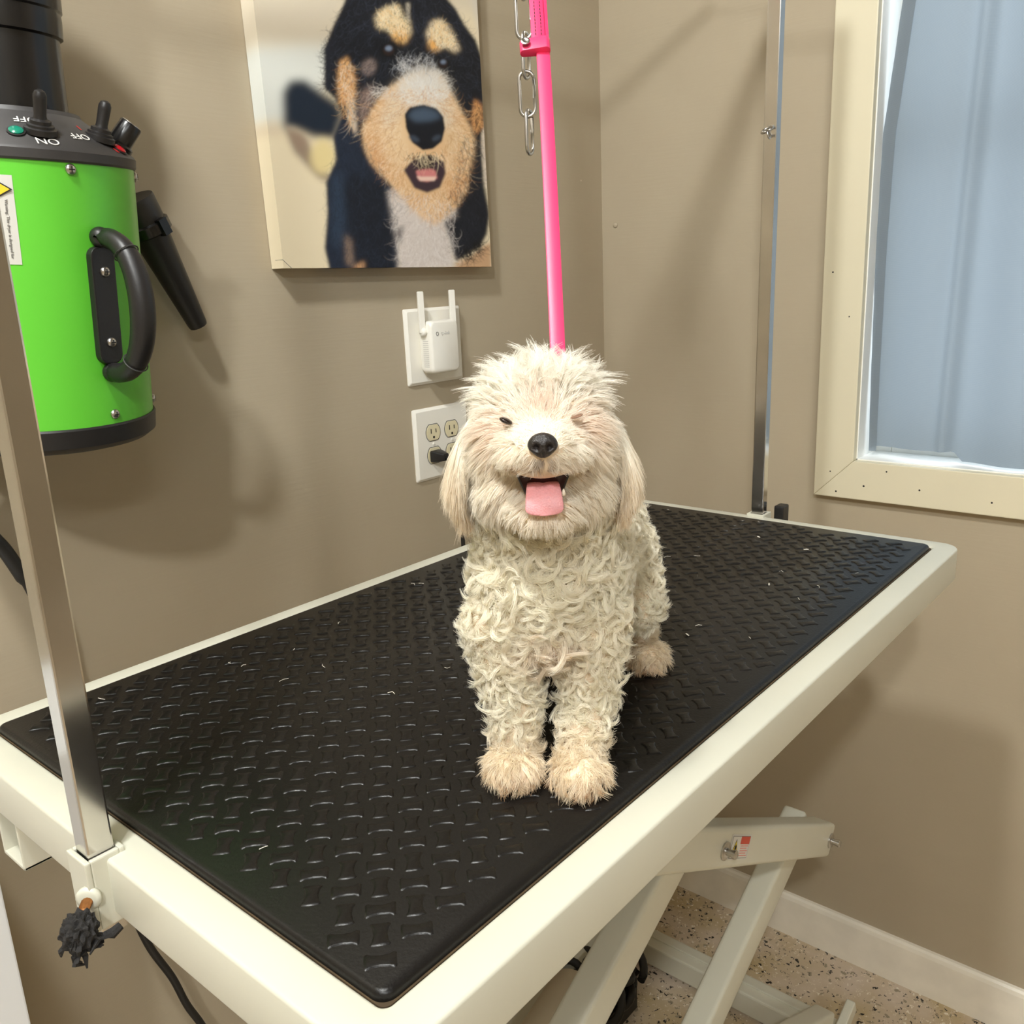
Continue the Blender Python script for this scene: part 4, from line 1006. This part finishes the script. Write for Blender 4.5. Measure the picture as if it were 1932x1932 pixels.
def sd_regions(P):
    """signed distance to every mass; returns region name index of the nearest"""
    names, D = [], []
    for nm, a_, b_, ra, rb in CAPS:
        A, B = np.array(a_), np.array(b_); ab = B - A; t = np.clip(((P - A) @ ab) / (ab @ ab), 0, 1)
        D.append(np.linalg.norm(P - A - t[:, None] * ab, axis=1) - (ra + (rb - ra) * t)); names.append(nm)
    for nm, c, r in ELLS:
        q = (P - np.array(c)) / np.array(r); k = np.linalg.norm(q, axis=1); D.append((k - 1) * min(r)); names.append(nm)
    return np.array(names)[np.argmin(np.array(D), axis=0)]

def sample(me, n):
    me.calc_loop_triangles(); T = len(me.loop_triangles)
    tri = np.empty(T * 3, np.int32); me.loop_triangles.foreach_get('vertices', tri); tri = tri.reshape(-1, 3)
    co = np.empty(len(me.vertices) * 3, np.float32); me.vertices.foreach_get('co', co); co = co.reshape(-1, 3).astype(float)
    nr = np.empty(len(me.vertices) * 3, np.float32); me.vertices.foreach_get('normal', nr); nr = nr.reshape(-1, 3).astype(float)
    a, b, c = co[tri[:, 0]], co[tri[:, 1]], co[tri[:, 2]]
    ar = np.linalg.norm(np.cross(b - a, c - a), axis=1); pr = ar / ar.sum(); k = rng.choice(T, n, p=pr)
    u, v = rng.random(n), rng.random(n); f_ = u + v > 1; u[f_], v[f_] = 1 - u[f_], 1 - v[f_]
    w = 1 - u - v
    P = a[k] * w[:, None] + b[k] * u[:, None] + c[k] * v[:, None]
    N = nr[tri[k, 0]] * w[:, None] + nr[tri[k, 1]] * u[:, None] + nr[tri[k, 2]] * v[:, None]
    return P, N / np.linalg.norm(N, axis=1, keepdims=True), ar.sum() / 2
def unit(v): return v / (np.linalg.norm(v, axis=1, keepdims=True) + 1e-9)

def hair_mat():
    m = bpy.data.materials.new('white_dog_hair'); m.use_nodes = True; nt = m.node_tree
    for n in list(nt.nodes): nt.nodes.remove(n)
    out = nt.nodes.new('ShaderNodeOutputMaterial'); at = nt.nodes.new('ShaderNodeAttribute'); at.attribute_name = 'hair_tint'
    d = nt.nodes.new('ShaderNodeBsdfDiffuse'); t = nt.nodes.new('ShaderNodeBsdfTranslucent'); g = nt.nodes.new('ShaderNodeBsdfGlossy'); g.inputs['Roughness'].default_value = .38
    g.inputs['Color'].default_value = (1, .97, .92, 1)
    m1 = nt.nodes.new('ShaderNodeMixShader'); m1.inputs[0].default_value = .33; m2 = nt.nodes.new('ShaderNodeMixShader'); m2.inputs[0].default_value = .05
    nt.links.new(at.outputs['Color'], d.inputs[0]); nt.links.new(at.outputs['Color'], t.inputs[0])
    nt.links.new(d.outputs[0], m1.inputs[1]); nt.links.new(t.outputs[0], m1.inputs[2]); nt.links.new(m1.outputs[0], m2.inputs[1]); nt.links.new(g.outputs[0], m2.inputs[2])
    nt.links.new(m2.outputs[0], out.inputs[0]); return m
M_HAIR = hair_mat()

def locks(P, N, D, length, turn, K, child, spread, normal_amt, gather, droop, jitter):
    """Each root grows one lock: a curve that starts along D, bends by 'turn' radians about the surface normal, with children gathered to it.
    all arrays per root; returns (M*child, K, 3)"""
    M = len(P)
    T1 = unit(D - N * np.sum(D * N, axis=1, keepdims=True) + 1e-5 * rng.normal(size=D.shape)); T2 = np.cross(N, T1)
    pos = P.copy(); line = [pos.copy()]; th = np.zeros(M)
    for k in range(1, K):
        t = (k - .5) / (K - 1)
        th = turn * t ** 1.15
        h = T1 * np.cos(th)[:, None] + T2 * np.sin(th)[:, None] + N * (normal_amt * (1 - .75 * t))[:, None] + np.array([0, 0, -1.0]) * (droop * t)[:, None]
        pos = pos + unit(h) * (length / (K - 1))[:, None]; line.append(pos.copy())
    line = np.stack(line, 1)                       # M,K,3
    # children
    rad = np.sqrt(rng.random((M, child))) * spread[:, None]; an = rng.random((M, child)) * 2 * np.pi
    off = T1[:, None, :] * (rad * np.cos(an))[..., None] + T2[:, None, :] * (rad * np.sin(an))[..., None]
    ts = np.linspace(0, 1, K)
    sh = (1 - gather[:, None] * ts[None, :] ** .8)  # M,K
    tw = rng.normal(size=(M, child, 3)) * jitter
    lf = 1 - .28 * rng.random((M, child))
    # shorten children by sampling the guide at scaled positions
    q = ts[None, None, :] * lf[..., None] * (K - 1); i0 = np.clip(q.astype(int), 0, K - 2); fr = q - i0
    ar = np.arange(M)[:, None, None]
    g = line[ar, i0] * (1 - fr)[..., None] + line[ar, i0 + 1] * fr[..., None]
    S_ = g + off[:, :, None, :] * sh[:, None, :, None] + tw[:, :, None, :] * (ts ** 1.3)[None, None, :, None] + N[:, None, None, :] * (rng.normal(size=(M, child, 1, 1)) * .0006 * ts[None, None, :, None])
    return S_.reshape(M * child, K, 3)

def emit(name, S_, tint, radius, parent):
    n, K, _ = S_.shape
    hc_ = bpy.data.hair_curves.new(name); hc_.add_curves([K] * n)
    hc_.attributes['position'].data.foreach_set('vector', S_.astype(np.float32).ravel()) if 'position' in hc_.attributes else hc_.position_data.foreach_set('vector', S_.astype(np.float32).ravel())
    ra = hc_.attributes.get('radius') or hc_.attributes.new('radius', 'FLOAT', 'POINT')
    rr = radius[:, None] * (1 - .72 * np.linspace(0, 1, K) ** 1.5)[None, :]
    ra.data.foreach_set('value', rr.astype(np.float32).ravel())
    ca = hc_.attributes.new('hair_tint', 'FLOAT_COLOR', 'POINT'); ca.data.foreach_set('color', tint.astype(np.float32).ravel())
    hc_.materials.append(M_HAIR); o = bpy.data.objects.new(name, hc_); COL.objects.link(o); o.parent = parent
    return o
def tints(base, tip, child, K, n, amt=.06):
    """per root colours -> per point rgba"""
    b = np.repeat(base, child, 0) * (1 + rng.normal(size=(n * child, 1)) * amt); t = np.repeat(tip, child, 0) * (1 + rng.normal(size=(n * child, 1)) * amt)
    s = np.linspace(0, 1, K)[None, :, None] ** 1.2
    c = b[:, None, :] * (1 - s) + t[:, None, :] * s
    return np.concatenate([np.clip(c, 0, .96), np.ones(c.shape[:2] + (1,))], -1)
WHT, CRM, TAN, PNK, RUS = c3(252, 248, 238), c3(246, 234, 212), c3(226, 188, 140), c3(232, 200, 176), c3(190, 136, 84)

NOSE, EYER, EYEL = np.array([.0835, .0035, .2765]), np.array([.0385, -.0205, .2865]), np.array([.0385, .0270, .2875])
def mouth_zone(P):
    """true where the open mouth shows: no hair roots there"""
    y = np.abs(P[:, 1] - .0035); z = P[:, 2]
    half = np.interp(z, [.226, .236, .252, .2625], [.0095, .0130, .0185, .0165])
    return (P[:, 0] > .026) & (z > .226) & (z < .2588) & (y < half)

# body, legs, neck and paws: a dense fluffy undercoat, and distinct curled locks over it
def coat(name, count, curls):
    P, N, _a = sample(fused, count); R = sd_regions(P)
    keep = np.isin(R, ['body', 'leg', 'neck', 'paw', 'tail']) & ~((N[:, 2] < -.75) & (R == 'paw'))
    if curls: keep &= (R != 'paw') | (rng.random(len(R)) < .5)
    P, N, R = P[keep], N[keep], R[keep]; M_ = len(P)
    D = np.stack([np.zeros(M_), rng.normal(size=M_) * 1.0, -np.ones(M_) * .55 + rng.normal(size=M_) * .6], 1) + N * .1
    paw = R == 'paw'; leg = R == 'leg'; low = (P[:, 2] < .05) & leg
    pc = np.where(P[:, 1] > .012, np.where(P[:, 0] < -.1, .104, .023), np.where(P[:, 0] < -.1, -.003, -.027))
    D[paw] = np.stack([rng.uniform(.5, 1.2, paw.sum()), (P[paw, 1] - pc[paw]) * 40 + rng.normal(size=paw.sum()) * .35, -rng.uniform(.2, .9, paw.sum())], 1)
    if curls:
        Ln = np.where(paw, .0150, np.where(leg, .0230, .0340)) * rng.uniform(.7, 1.15, M_); Ln = np.where(low, Ln * .8, Ln)
        tn = rng.choice([-1, 1], M_) * np.where(paw, rng.uniform(.2, 1.6, M_), rng.uniform(1.4, 4.4, M_))
        na = np.where(paw, .5, np.where(leg, .52, .56)) * rng.uniform(.7, 1.35, M_)
        CH, K = 34, 12
        S1 = locks(P, N, D, Ln, tn, K, CH, np.where(leg | paw, .0030, .0044), na, np.full(M_, .78), np.where(paw, .5, .08) * np.ones(M_), .0008)
    else:
        Ln = np.where(paw, .0125, np.where(leg, .0125, .0165)) * rng.uniform(.7, 1.2, M_)
        tn = rng.choice([-1, 1], M_) * np.where(paw, rng.uniform(.2, 1.2, M_), rng.uniform(.8, 3.4, M_))
        na = np.where(paw, .95, .85) * rng.uniform(.6, 1.4, M_)
        CH, K = 16, 8
        S1 = locks(P, N, D, Ln, tn, K, CH, np.where(leg | paw, .0030, .0040), na, np.full(M_, .45), np.where(paw, .5, .12) * np.ones(M_), .0016)
    base = np.tile(c3(250, 243, 226), (M_, 1)); tip = np.tile(c3(251, 245, 230), (M_, 1))
    # cream and tan staining low on the legs and paws, faint pink between the forelegs
    f_ = np.clip((.050 - P[:, 2]) / .045, 0, 1)[:, None]
    base = base * (1 - f_) + CRM * f_; tip = tip * (1 - f_ * .9) + c3(240, 220, 184) * f_ * .9
    g_ = np.clip((.018 - P[:, 2]) / .014, 0, 1)[:, None] * (rng.random((M_, 1)) < .7)
    base = base * (1 - g_ * .45) + TAN * g_ * .45; tip = tip * (1 - g_ * .6) + c3(218, 176, 122) * g_ * .6
    s_ = ((P[:, 2] < .011) & (rng.random(M_) < .30))[:, None] * .7
    tip = tip * (1 - s_) + RUS * s_
    ch_ = np.exp(-(((P[:, 1] - .004) / .022) ** 2 + ((P[:, 2] - .105) / .018) ** 2))[:, None] * (P[:, 0:1] > -.02) * .35
    base = base * (1 - ch_) + PNK * ch_; tip = tip * (1 - ch_ * .7) + PNK * ch_ * .7
    tt_ = tints(base, tip, CH, K, M_, .045)
    S1[:, :, 2] = np.maximum(S1[:, :, 2], .0006)
    return emit(name, S1, tt_, np.full(len(S1), .00017 if curls else .00016), dog)
coat('undercoat', 11000, False)
coat('curly_coat', 4800, True)

# head: soft hair fanning away from the nose, standing up on the crown
P, N, _a = sample(fused, 32000)
R = sd_regions(P); keep = np.isin(R, ['head', 'muzzle', 'chin']) | ((R == 'neck') & (P[:, 2] > .225) & (P[:, 0] > .0))
P, N, R = P[keep], N[keep], R[keep]
dn = np.linalg.norm(P - NOSE, axis=1); de1 = np.linalg.norm((P - EYER) * np.array([1, 1, 1.6]), axis=1); de2 = np.linalg.norm((P - EYEL) * np.array([1, 1, 1.6]), axis=1)
dn = np.linalg.norm((P - NOSE) / np.array([.0100, .0104, .0088]), axis=1)
keep = (dn > 1.0) & ~mouth_zone(P) & (de1 > .0050) & (de2 > .0032)
P, N, R = P[keep], N[keep], R[keep]; M_ = len(P)
x, y, z = P[:, 0], P[:, 1] - .0035, P[:, 2]
crown = np.clip((z - .288) / .014, 0, 1) * np.clip((.055 - x) / .02, 0, 1)
muzz = np.clip((x - .040) / .014, 0, 1) * (z < .300)
cheek = np.clip((np.abs(y) - .018) / .016, 0, 1) * (1 - crown)
rad_ = np.stack([np.full(M_, -.010), y, z - .272], 1); rad_ = unit(rad_)
D = rad_ * 1.0 + N * .25
D += crown[:, None] * np.array([-.15, 0, .75]) + (crown * y * 18)[:, None] * np.array([0, 1, 0])
D += (cheek * 1.0)[:, None] * np.array([-.1, 0, -.75])
below = np.clip((.262 - z) / .012, 0, 1)
D += (muzz * below)[:, None] * np.array([-.2, 0, -.55])
lip0 = (np.abs(y) < .024) * (z < .274) * (z > .257) * (x > .042)
D[lip0] = np.stack([np.full(lip0.sum(), .05), y[lip0] * 70, np.full(lip0.sum(), -.75)], 1) + N[lip0] * .2
D += rng.normal(size=D.shape) * .16
Ln = .0130 + crown * .0165 * rng.uniform(.6, 1.5, M_) + cheek * .0085 * (z < .285) - muzz * .0045
Ln = np.where((R == 'chin'), .0120, Ln)
bridge = np.exp(-((y / .014) ** 2)) * (x > .028) * (z > .274); Ln = Ln * (1 - .45 * bridge)
brow = np.exp(-np.minimum(de1[keep], de2[keep]) ** 2 / .011 ** 2); Ln = Ln * (1 - .50 * brow)
lip_ = lip0; Ln = np.where(lip_, .0075 + .30 * np.abs(y), Ln)
near_ = np.exp(-((dn[keep] - 1) / .5) ** 2); Ln = Ln * (1 - .45 * near_ * ~lip_)
Ln = Ln * rng.uniform(.75, 1.25, M_)
tn = rng.normal(size=M_) * (.35 + 1.3 * crown)
na = .50 + .75 * crown + .10 * cheek - .15 * muzz - .15 * near_
CH, K = 12, 8
S2 = locks(P, N, D, Ln, tn, K, CH, np.full(M_, .0020) + .0006 * crown, na, .55 + .25 * crown, .10 * cheek + .05, .0009)
# hair must not hang over the nose, the mouth or the open eye
tipp = S2[:, -3:, :].reshape(-1, 3)
bad = (mouth_zone(tipp) & (tipp[:, 0] > .035) & (tipp[:, 2] < .2530)).reshape(-1, 3).any(1) & (rng.random(len(S2)) < .96)
bad |= (np.linalg.norm((S2 - NOSE) / np.array([.0100, .0104, .0086]), axis=2).min(1) < 1)
bad |= (np.linalg.norm((S2 - (EYER + np.array([.006, 0, 0]))) * np.array([.6, .8, 1.8]), axis=2).min(1) < .0040)
base = np.tile(WHT * .985, (M_, 1)); tip = np.tile(WHT * .98, (M_, 1))
stain = np.exp(-((P - np.array([.045, .004, .294])) ** 2 / np.array([.03, .010, .007]) ** 2).sum(1)) * .7 + .45 * np.exp(-((P - np.array([.03, -.026, .280])) ** 2 / np.array([.03, .014, .014]) ** 2).sum(1)) + .45 * np.exp(-((P - np.array([.03, .033, .282])) ** 2 / np.array([.03, .014, .014]) ** 2).sum(1))
stain = np.clip(stain, 0, 1)[:, None]; base = base * (1 - stain * .75) + c3(228, 180, 146) * stain * .75; tip = tip * (1 - stain * .65) + c3(234, 192, 158) * stain * .65
chk = (np.clip((x - .0) / .03, 0, 1) * np.clip((.285 - z) / .02, 0, 1))[:, None]
base = base * (1 - chk * .40) + c3(244, 224, 196) * chk * .40; tip = tip * (1 - chk * .25) + c3(246, 230, 206) * chk * .25
lipz = (np.exp(-((z - .2565) / .006) ** 2) * (x > .05) * (np.abs(y) < .02))[:, None]; base = base * (1 - lipz * .5) + c3(170, 130, 100) * lipz * .5
phil = (np.exp(-(y / .0045) ** 2) * (z < .2695) * (z > .256) * (x > .05))[:, None] * .75; base = base * (1 - phil) + c3(120, 92, 74) * phil; tip = tip * (1 - phil * .7) + c3(150, 118, 96) * phil * .7
tt_ = tints(base, tip, CH, K, M_, .05)
emit('head_hair', S2[~bad], tt_[~bad], np.full((~bad).sum(), .00015), dog)

# ears: leather flaps under long straight hair
def ear(side):
    bm = BM(); rows = []
    for i in range(13):
        t = i / 12; z = .288 - .078 * t; w = .020 * math.sin(min(1, t * 1.25 + .18) * math.pi * .62) * (1 - .45 * max(0, t - .6) / .4); yc = .0035 + side * (.046 + .017 * math.sin(t * 2.2)); xc = -.010 - .004 * t
        rows.append([bm.verts.new((xc + w * math.cos(a_), yc + side * .0035 * math.sin(a_) , z)) for a_ in np.linspace(0, 2 * math.pi, 16, endpoint=False)])
    for A, B in zip(rows, rows[1:]):
        for k in range(16): bm.faces.new((A[k], A[(k + 1) % 16], B[(k + 1) % 16], B[k]))
    bm.faces.new(rows[0][::-1]); bm.faces.new(rows[-1])
    e = build('ear', bm, M_SKIN, dog, smooth=True)
    Pe, Ne, _ = sample(e.data, 700); ok_ = np.abs(Ne[:, 2]) < .45; Pe, Ne = Pe[ok_], Ne[ok_]; Me = len(Pe)
    D = np.stack([rng.normal(size=Me) * .22 + .05, np.full(Me, side * .02) + rng.normal(size=Me) * .07, np.full(Me, -1.0)], 1)
    t = (.288 - Pe[:, 2]) / .078
    Ln = (.046 - .026 * np.clip(t, 0, 1)) * rng.uniform(.8, 1.3, Me)
    Se = locks(Pe, Ne, D, Ln, rng.normal(size=Me) * .35, 10, 18, np.full(Me, .0030), .16 * (1 - .5 * t), np.full(Me, .55), np.full(Me, .75), .0012)
    base = np.tile(WHT * .97, (Me, 1)); tip = np.tile(CRM, (Me, 1)); tip = tip * (1 - .25 * np.clip(t, 0, 1)[:, None]) + TAN * .25 * np.clip(t, 0, 1)[:, None]
    emit('ear_hair', Se, tints(base, tip, 18, 10, Me, .06), np.full(len(Se), .00015), e)
ear(-1); ear(1)

# nose leather with two nostrils
bm = BM(); bmesh.ops.create_icosphere(bm, subdivisions=5, radius=1)
for v in bm.verts:
    q = v.co.copy(); xx_, yy_, zz_ = q.x * .0075, q.y * .0098 * (1 - .30 * max(0, -q.z)), q.z * .0082
    for s_ in (-1, 1):                      # nostrils and side wings
        d_ = math.exp(-(((q.y - s_ * .42) / .20) ** 2 + ((q.z + .05) / .26) ** 2)) * (q.x > 0); xx_ -= d_ * .0040
        d2 = math.exp(-(((q.y - s_ * .78) / .18) ** 2 + ((q.z + .22) / .22) ** 2)); yy_ += s_ * d2 * .0010
    xx_ -= math.exp(-((q.y / .07) ** 2)) * (.0011 if q.z < .1 else .0003) * (q.x > 0)
    v.co = Vector((NOSE[0] - .001 + xx_, NOSE[1] + yy_, NOSE[2] + zz_))
M_NOSE = mat('black_dog_nose', rgb(34, 28, 26), .34, spec=.55, bump=.35, bscale=1400)
build('nose', bm, M_NOSE, dog, smooth=True)
# mouth: dark lined cavity, framed by black lips
M_MOUTH = mat('dark_mouth_lining', rgb(52, 24, 24), .35); M_LIP = mat('black_lip', rgb(30, 22, 22), .4)
def mouth_ring(s, bulge):
    pts = [(-.0190, .0580), (-.011, .0612), (0, .0622), (.011, .0612), (.0190, .0580), (.0165, .0480), (.0130, .0390), (.0090, .0310), (0, .0292), (-.0090, .0310), (-.0130, .0390), (-.0165, .0480)]
    out = []
    for y, z in pts:
        y2, z2 = y * s, .0455 + (z - .0455) * s
        out.append((bulge + .0670 - .55 * y2 * y2 / .0165 - max(0, .054 - z2) * .58, y2 + .0035, z2 + .200))
    return out
bm = BM(); rows = [[bm.verts.new(p) for p in mouth_ring(s, b_)] for s, b_ in ((1.10, -.012), (1.06, -.002), (1.0, .0012), (.93, .0005), (.86, -.004), (.6, -.012), (.3, -.015))]
for A, B in zip(rows[:4], rows[1:4]):
    for i in range(12): bm.faces.new((A[i], A[(i + 1) % 12], B[(i + 1) % 12], B[i]))
build('lips', bm, M_LIP, dog, smooth=True)
bm = BM(); rows = [[bm.verts.new(p) for p in mouth_ring(s, b_)] for s, b_ in ((.95, .0002), (.86, -.003), (.6, -.006), (.3, -.007), (.08, -.0072))]
for A, B in zip(rows, rows[1:]):
    for i in range(12): bm.faces.new((A[i], A[(i + 1) % 12], B[(i + 1) % 12], B[i]))
bm.faces.new(rows[-1]); build('mouth', bm, M_MOUTH, dog, smooth=True)
# tongue lolling over the lower lip
bm = BM(); tc_ = smooth_path([(.038, 0, .2440), (.050, 0, .2455), (.0600, 0, .2432), (.0662, 0, .2382), (.0690, 0, .2325), (.0698, -.0004, .2265)], 6); rows = []
nT = len(tc_)
for i, p in enumerate(tc_):
    t = i / (nT - 1); w_ = .0092 + .0026 * math.sin(t * math.pi * .62) + .0012 * t; th_ = .0034 * (1 - .35 * t)
    if t > .82: w_ *= math.sqrt(max(.02, 1 - ((t - .82) / .185) ** 2.4)); 
    d_ = (tc_[min(i + 1, nT - 1)] - tc_[max(i - 1, 0)]).normalized(); nrm = Vector((d_.z * -1, 0, d_.x))
    if nrm.x < 0: nrm = -nrm
    ring = []
    for a_ in np.linspace(0, 2 * math.pi, 28, endpoint=False):
        c_, s_ = math.cos(a_), math.sin(a_); gv = .0009 * math.exp(-((c_ / .16) ** 2)) * (1 - t * .6) if s_ > 0 else 0
        ring.append(bm.verts.new(p + Vector((0, .0030 + c_ * w_ + .0006 * t, 0)) + nrm * (s_ * th_ * .5 - gv)))
    rows.append(ring)
for A, B in zip(rows, rows[1:]):
    for k in range(28): bm.faces.new((A[k], A[(k + 1) % 28], B[(k + 1) % 28], B[k]))
bm.faces.new(rows[0][::-1]); bm.faces.new(rows[-1])
M_TONG = mat('pink_tongue', rgb(226, 158, 162), .36, spec=.5, bump=.25, bscale=900, var=.05, vscale=60)
M_TONG.node_tree.nodes['Principled BSDF'].inputs['Subsurface Weight'].default_value = .25
M_TONG.node_tree.nodes['Principled BSDF'].inputs['Subsurface Radius'].default_value = (.004, .0015, .001)
build('tongue', bm, M_TONG, dog, smooth=True)
bm = BM(); lathe(bm, [(.0015, 0), (.0013, .002), (.0004, .0048)], 12, align((.0575, .0168, .2370), (.15, 0, 1))); build('tooth', bm, mat('ivory_tooth', rgb(236, 226, 204), .3), dog, smooth=True)
# squinting eyes
def eye(c, w_, h_, tilt, m, nm):
    bm = BM(); bmesh.ops.create_icosphere(bm, subdivisions=3, radius=1, matrix=Matrix.Translation(Vector(c)) @ Matrix.Rotation(tilt, 4, 'X') @ Matrix.Diagonal((.0045, w_, h_, 1)))
    return build(nm, bm, m, dog, smooth=True)
e_ = eye(EYER + np.array([.0012, 0, 0]), .0048, .0020, -.42, mat('dark_brown_eye', rgb(34, 22, 18), .15), 'eye')
e_ = eye(EYEL + np.array([.0002, .001, 0]), .0044, .0009, .25, mat('closed_eyelid', rgb(120, 88, 68), .6), 'eye'); e_['label'] = 'nearly closed eye'

# ------------------------------------------------------------------ stray clippings on the mat
bm = BM()
for k in range(46):
    if k < 6:
        px_, py_ = [(-.90, -.72), (-.52, -.62), (-.545, -.70), (-.70, -.72), (-1.02, -.80), (-.80, -.60)][k]; L = .006
    else: px_, py_ = rng.uniform(mx0 + .03, mx1 - .02), rng.uniform(my0 + .03, my1 - .03); L = rng.uniform(.004, .010)
    if abs(px_ + 1.11) < .20 and abs(py_ + .70) < .13: continue
    t = rng.uniform(0, 6.28); cz = MZ1 + .0018; b_ = rng.normal() * .002
    tube(bm, [(px_, py_, cz), (px_ + math.cos(t) * L / 2 - math.sin(t) * b_, py_ + math.sin(t) * L / 2 + math.cos(t) * b_, cz + .0006), (px_ + math.cos(t) * L, py_ + math.sin(t) * L, cz)], .00028 if k > 5 else .0008, 4)
o = build('hair_clippings', bm, mat('white_clipping', rgb(228, 222, 208), .6)); o['kind'] = 'stuff'; o['label'] = 'tiny white hair clippings scattered over the black mat'; o['category'] = 'hair'
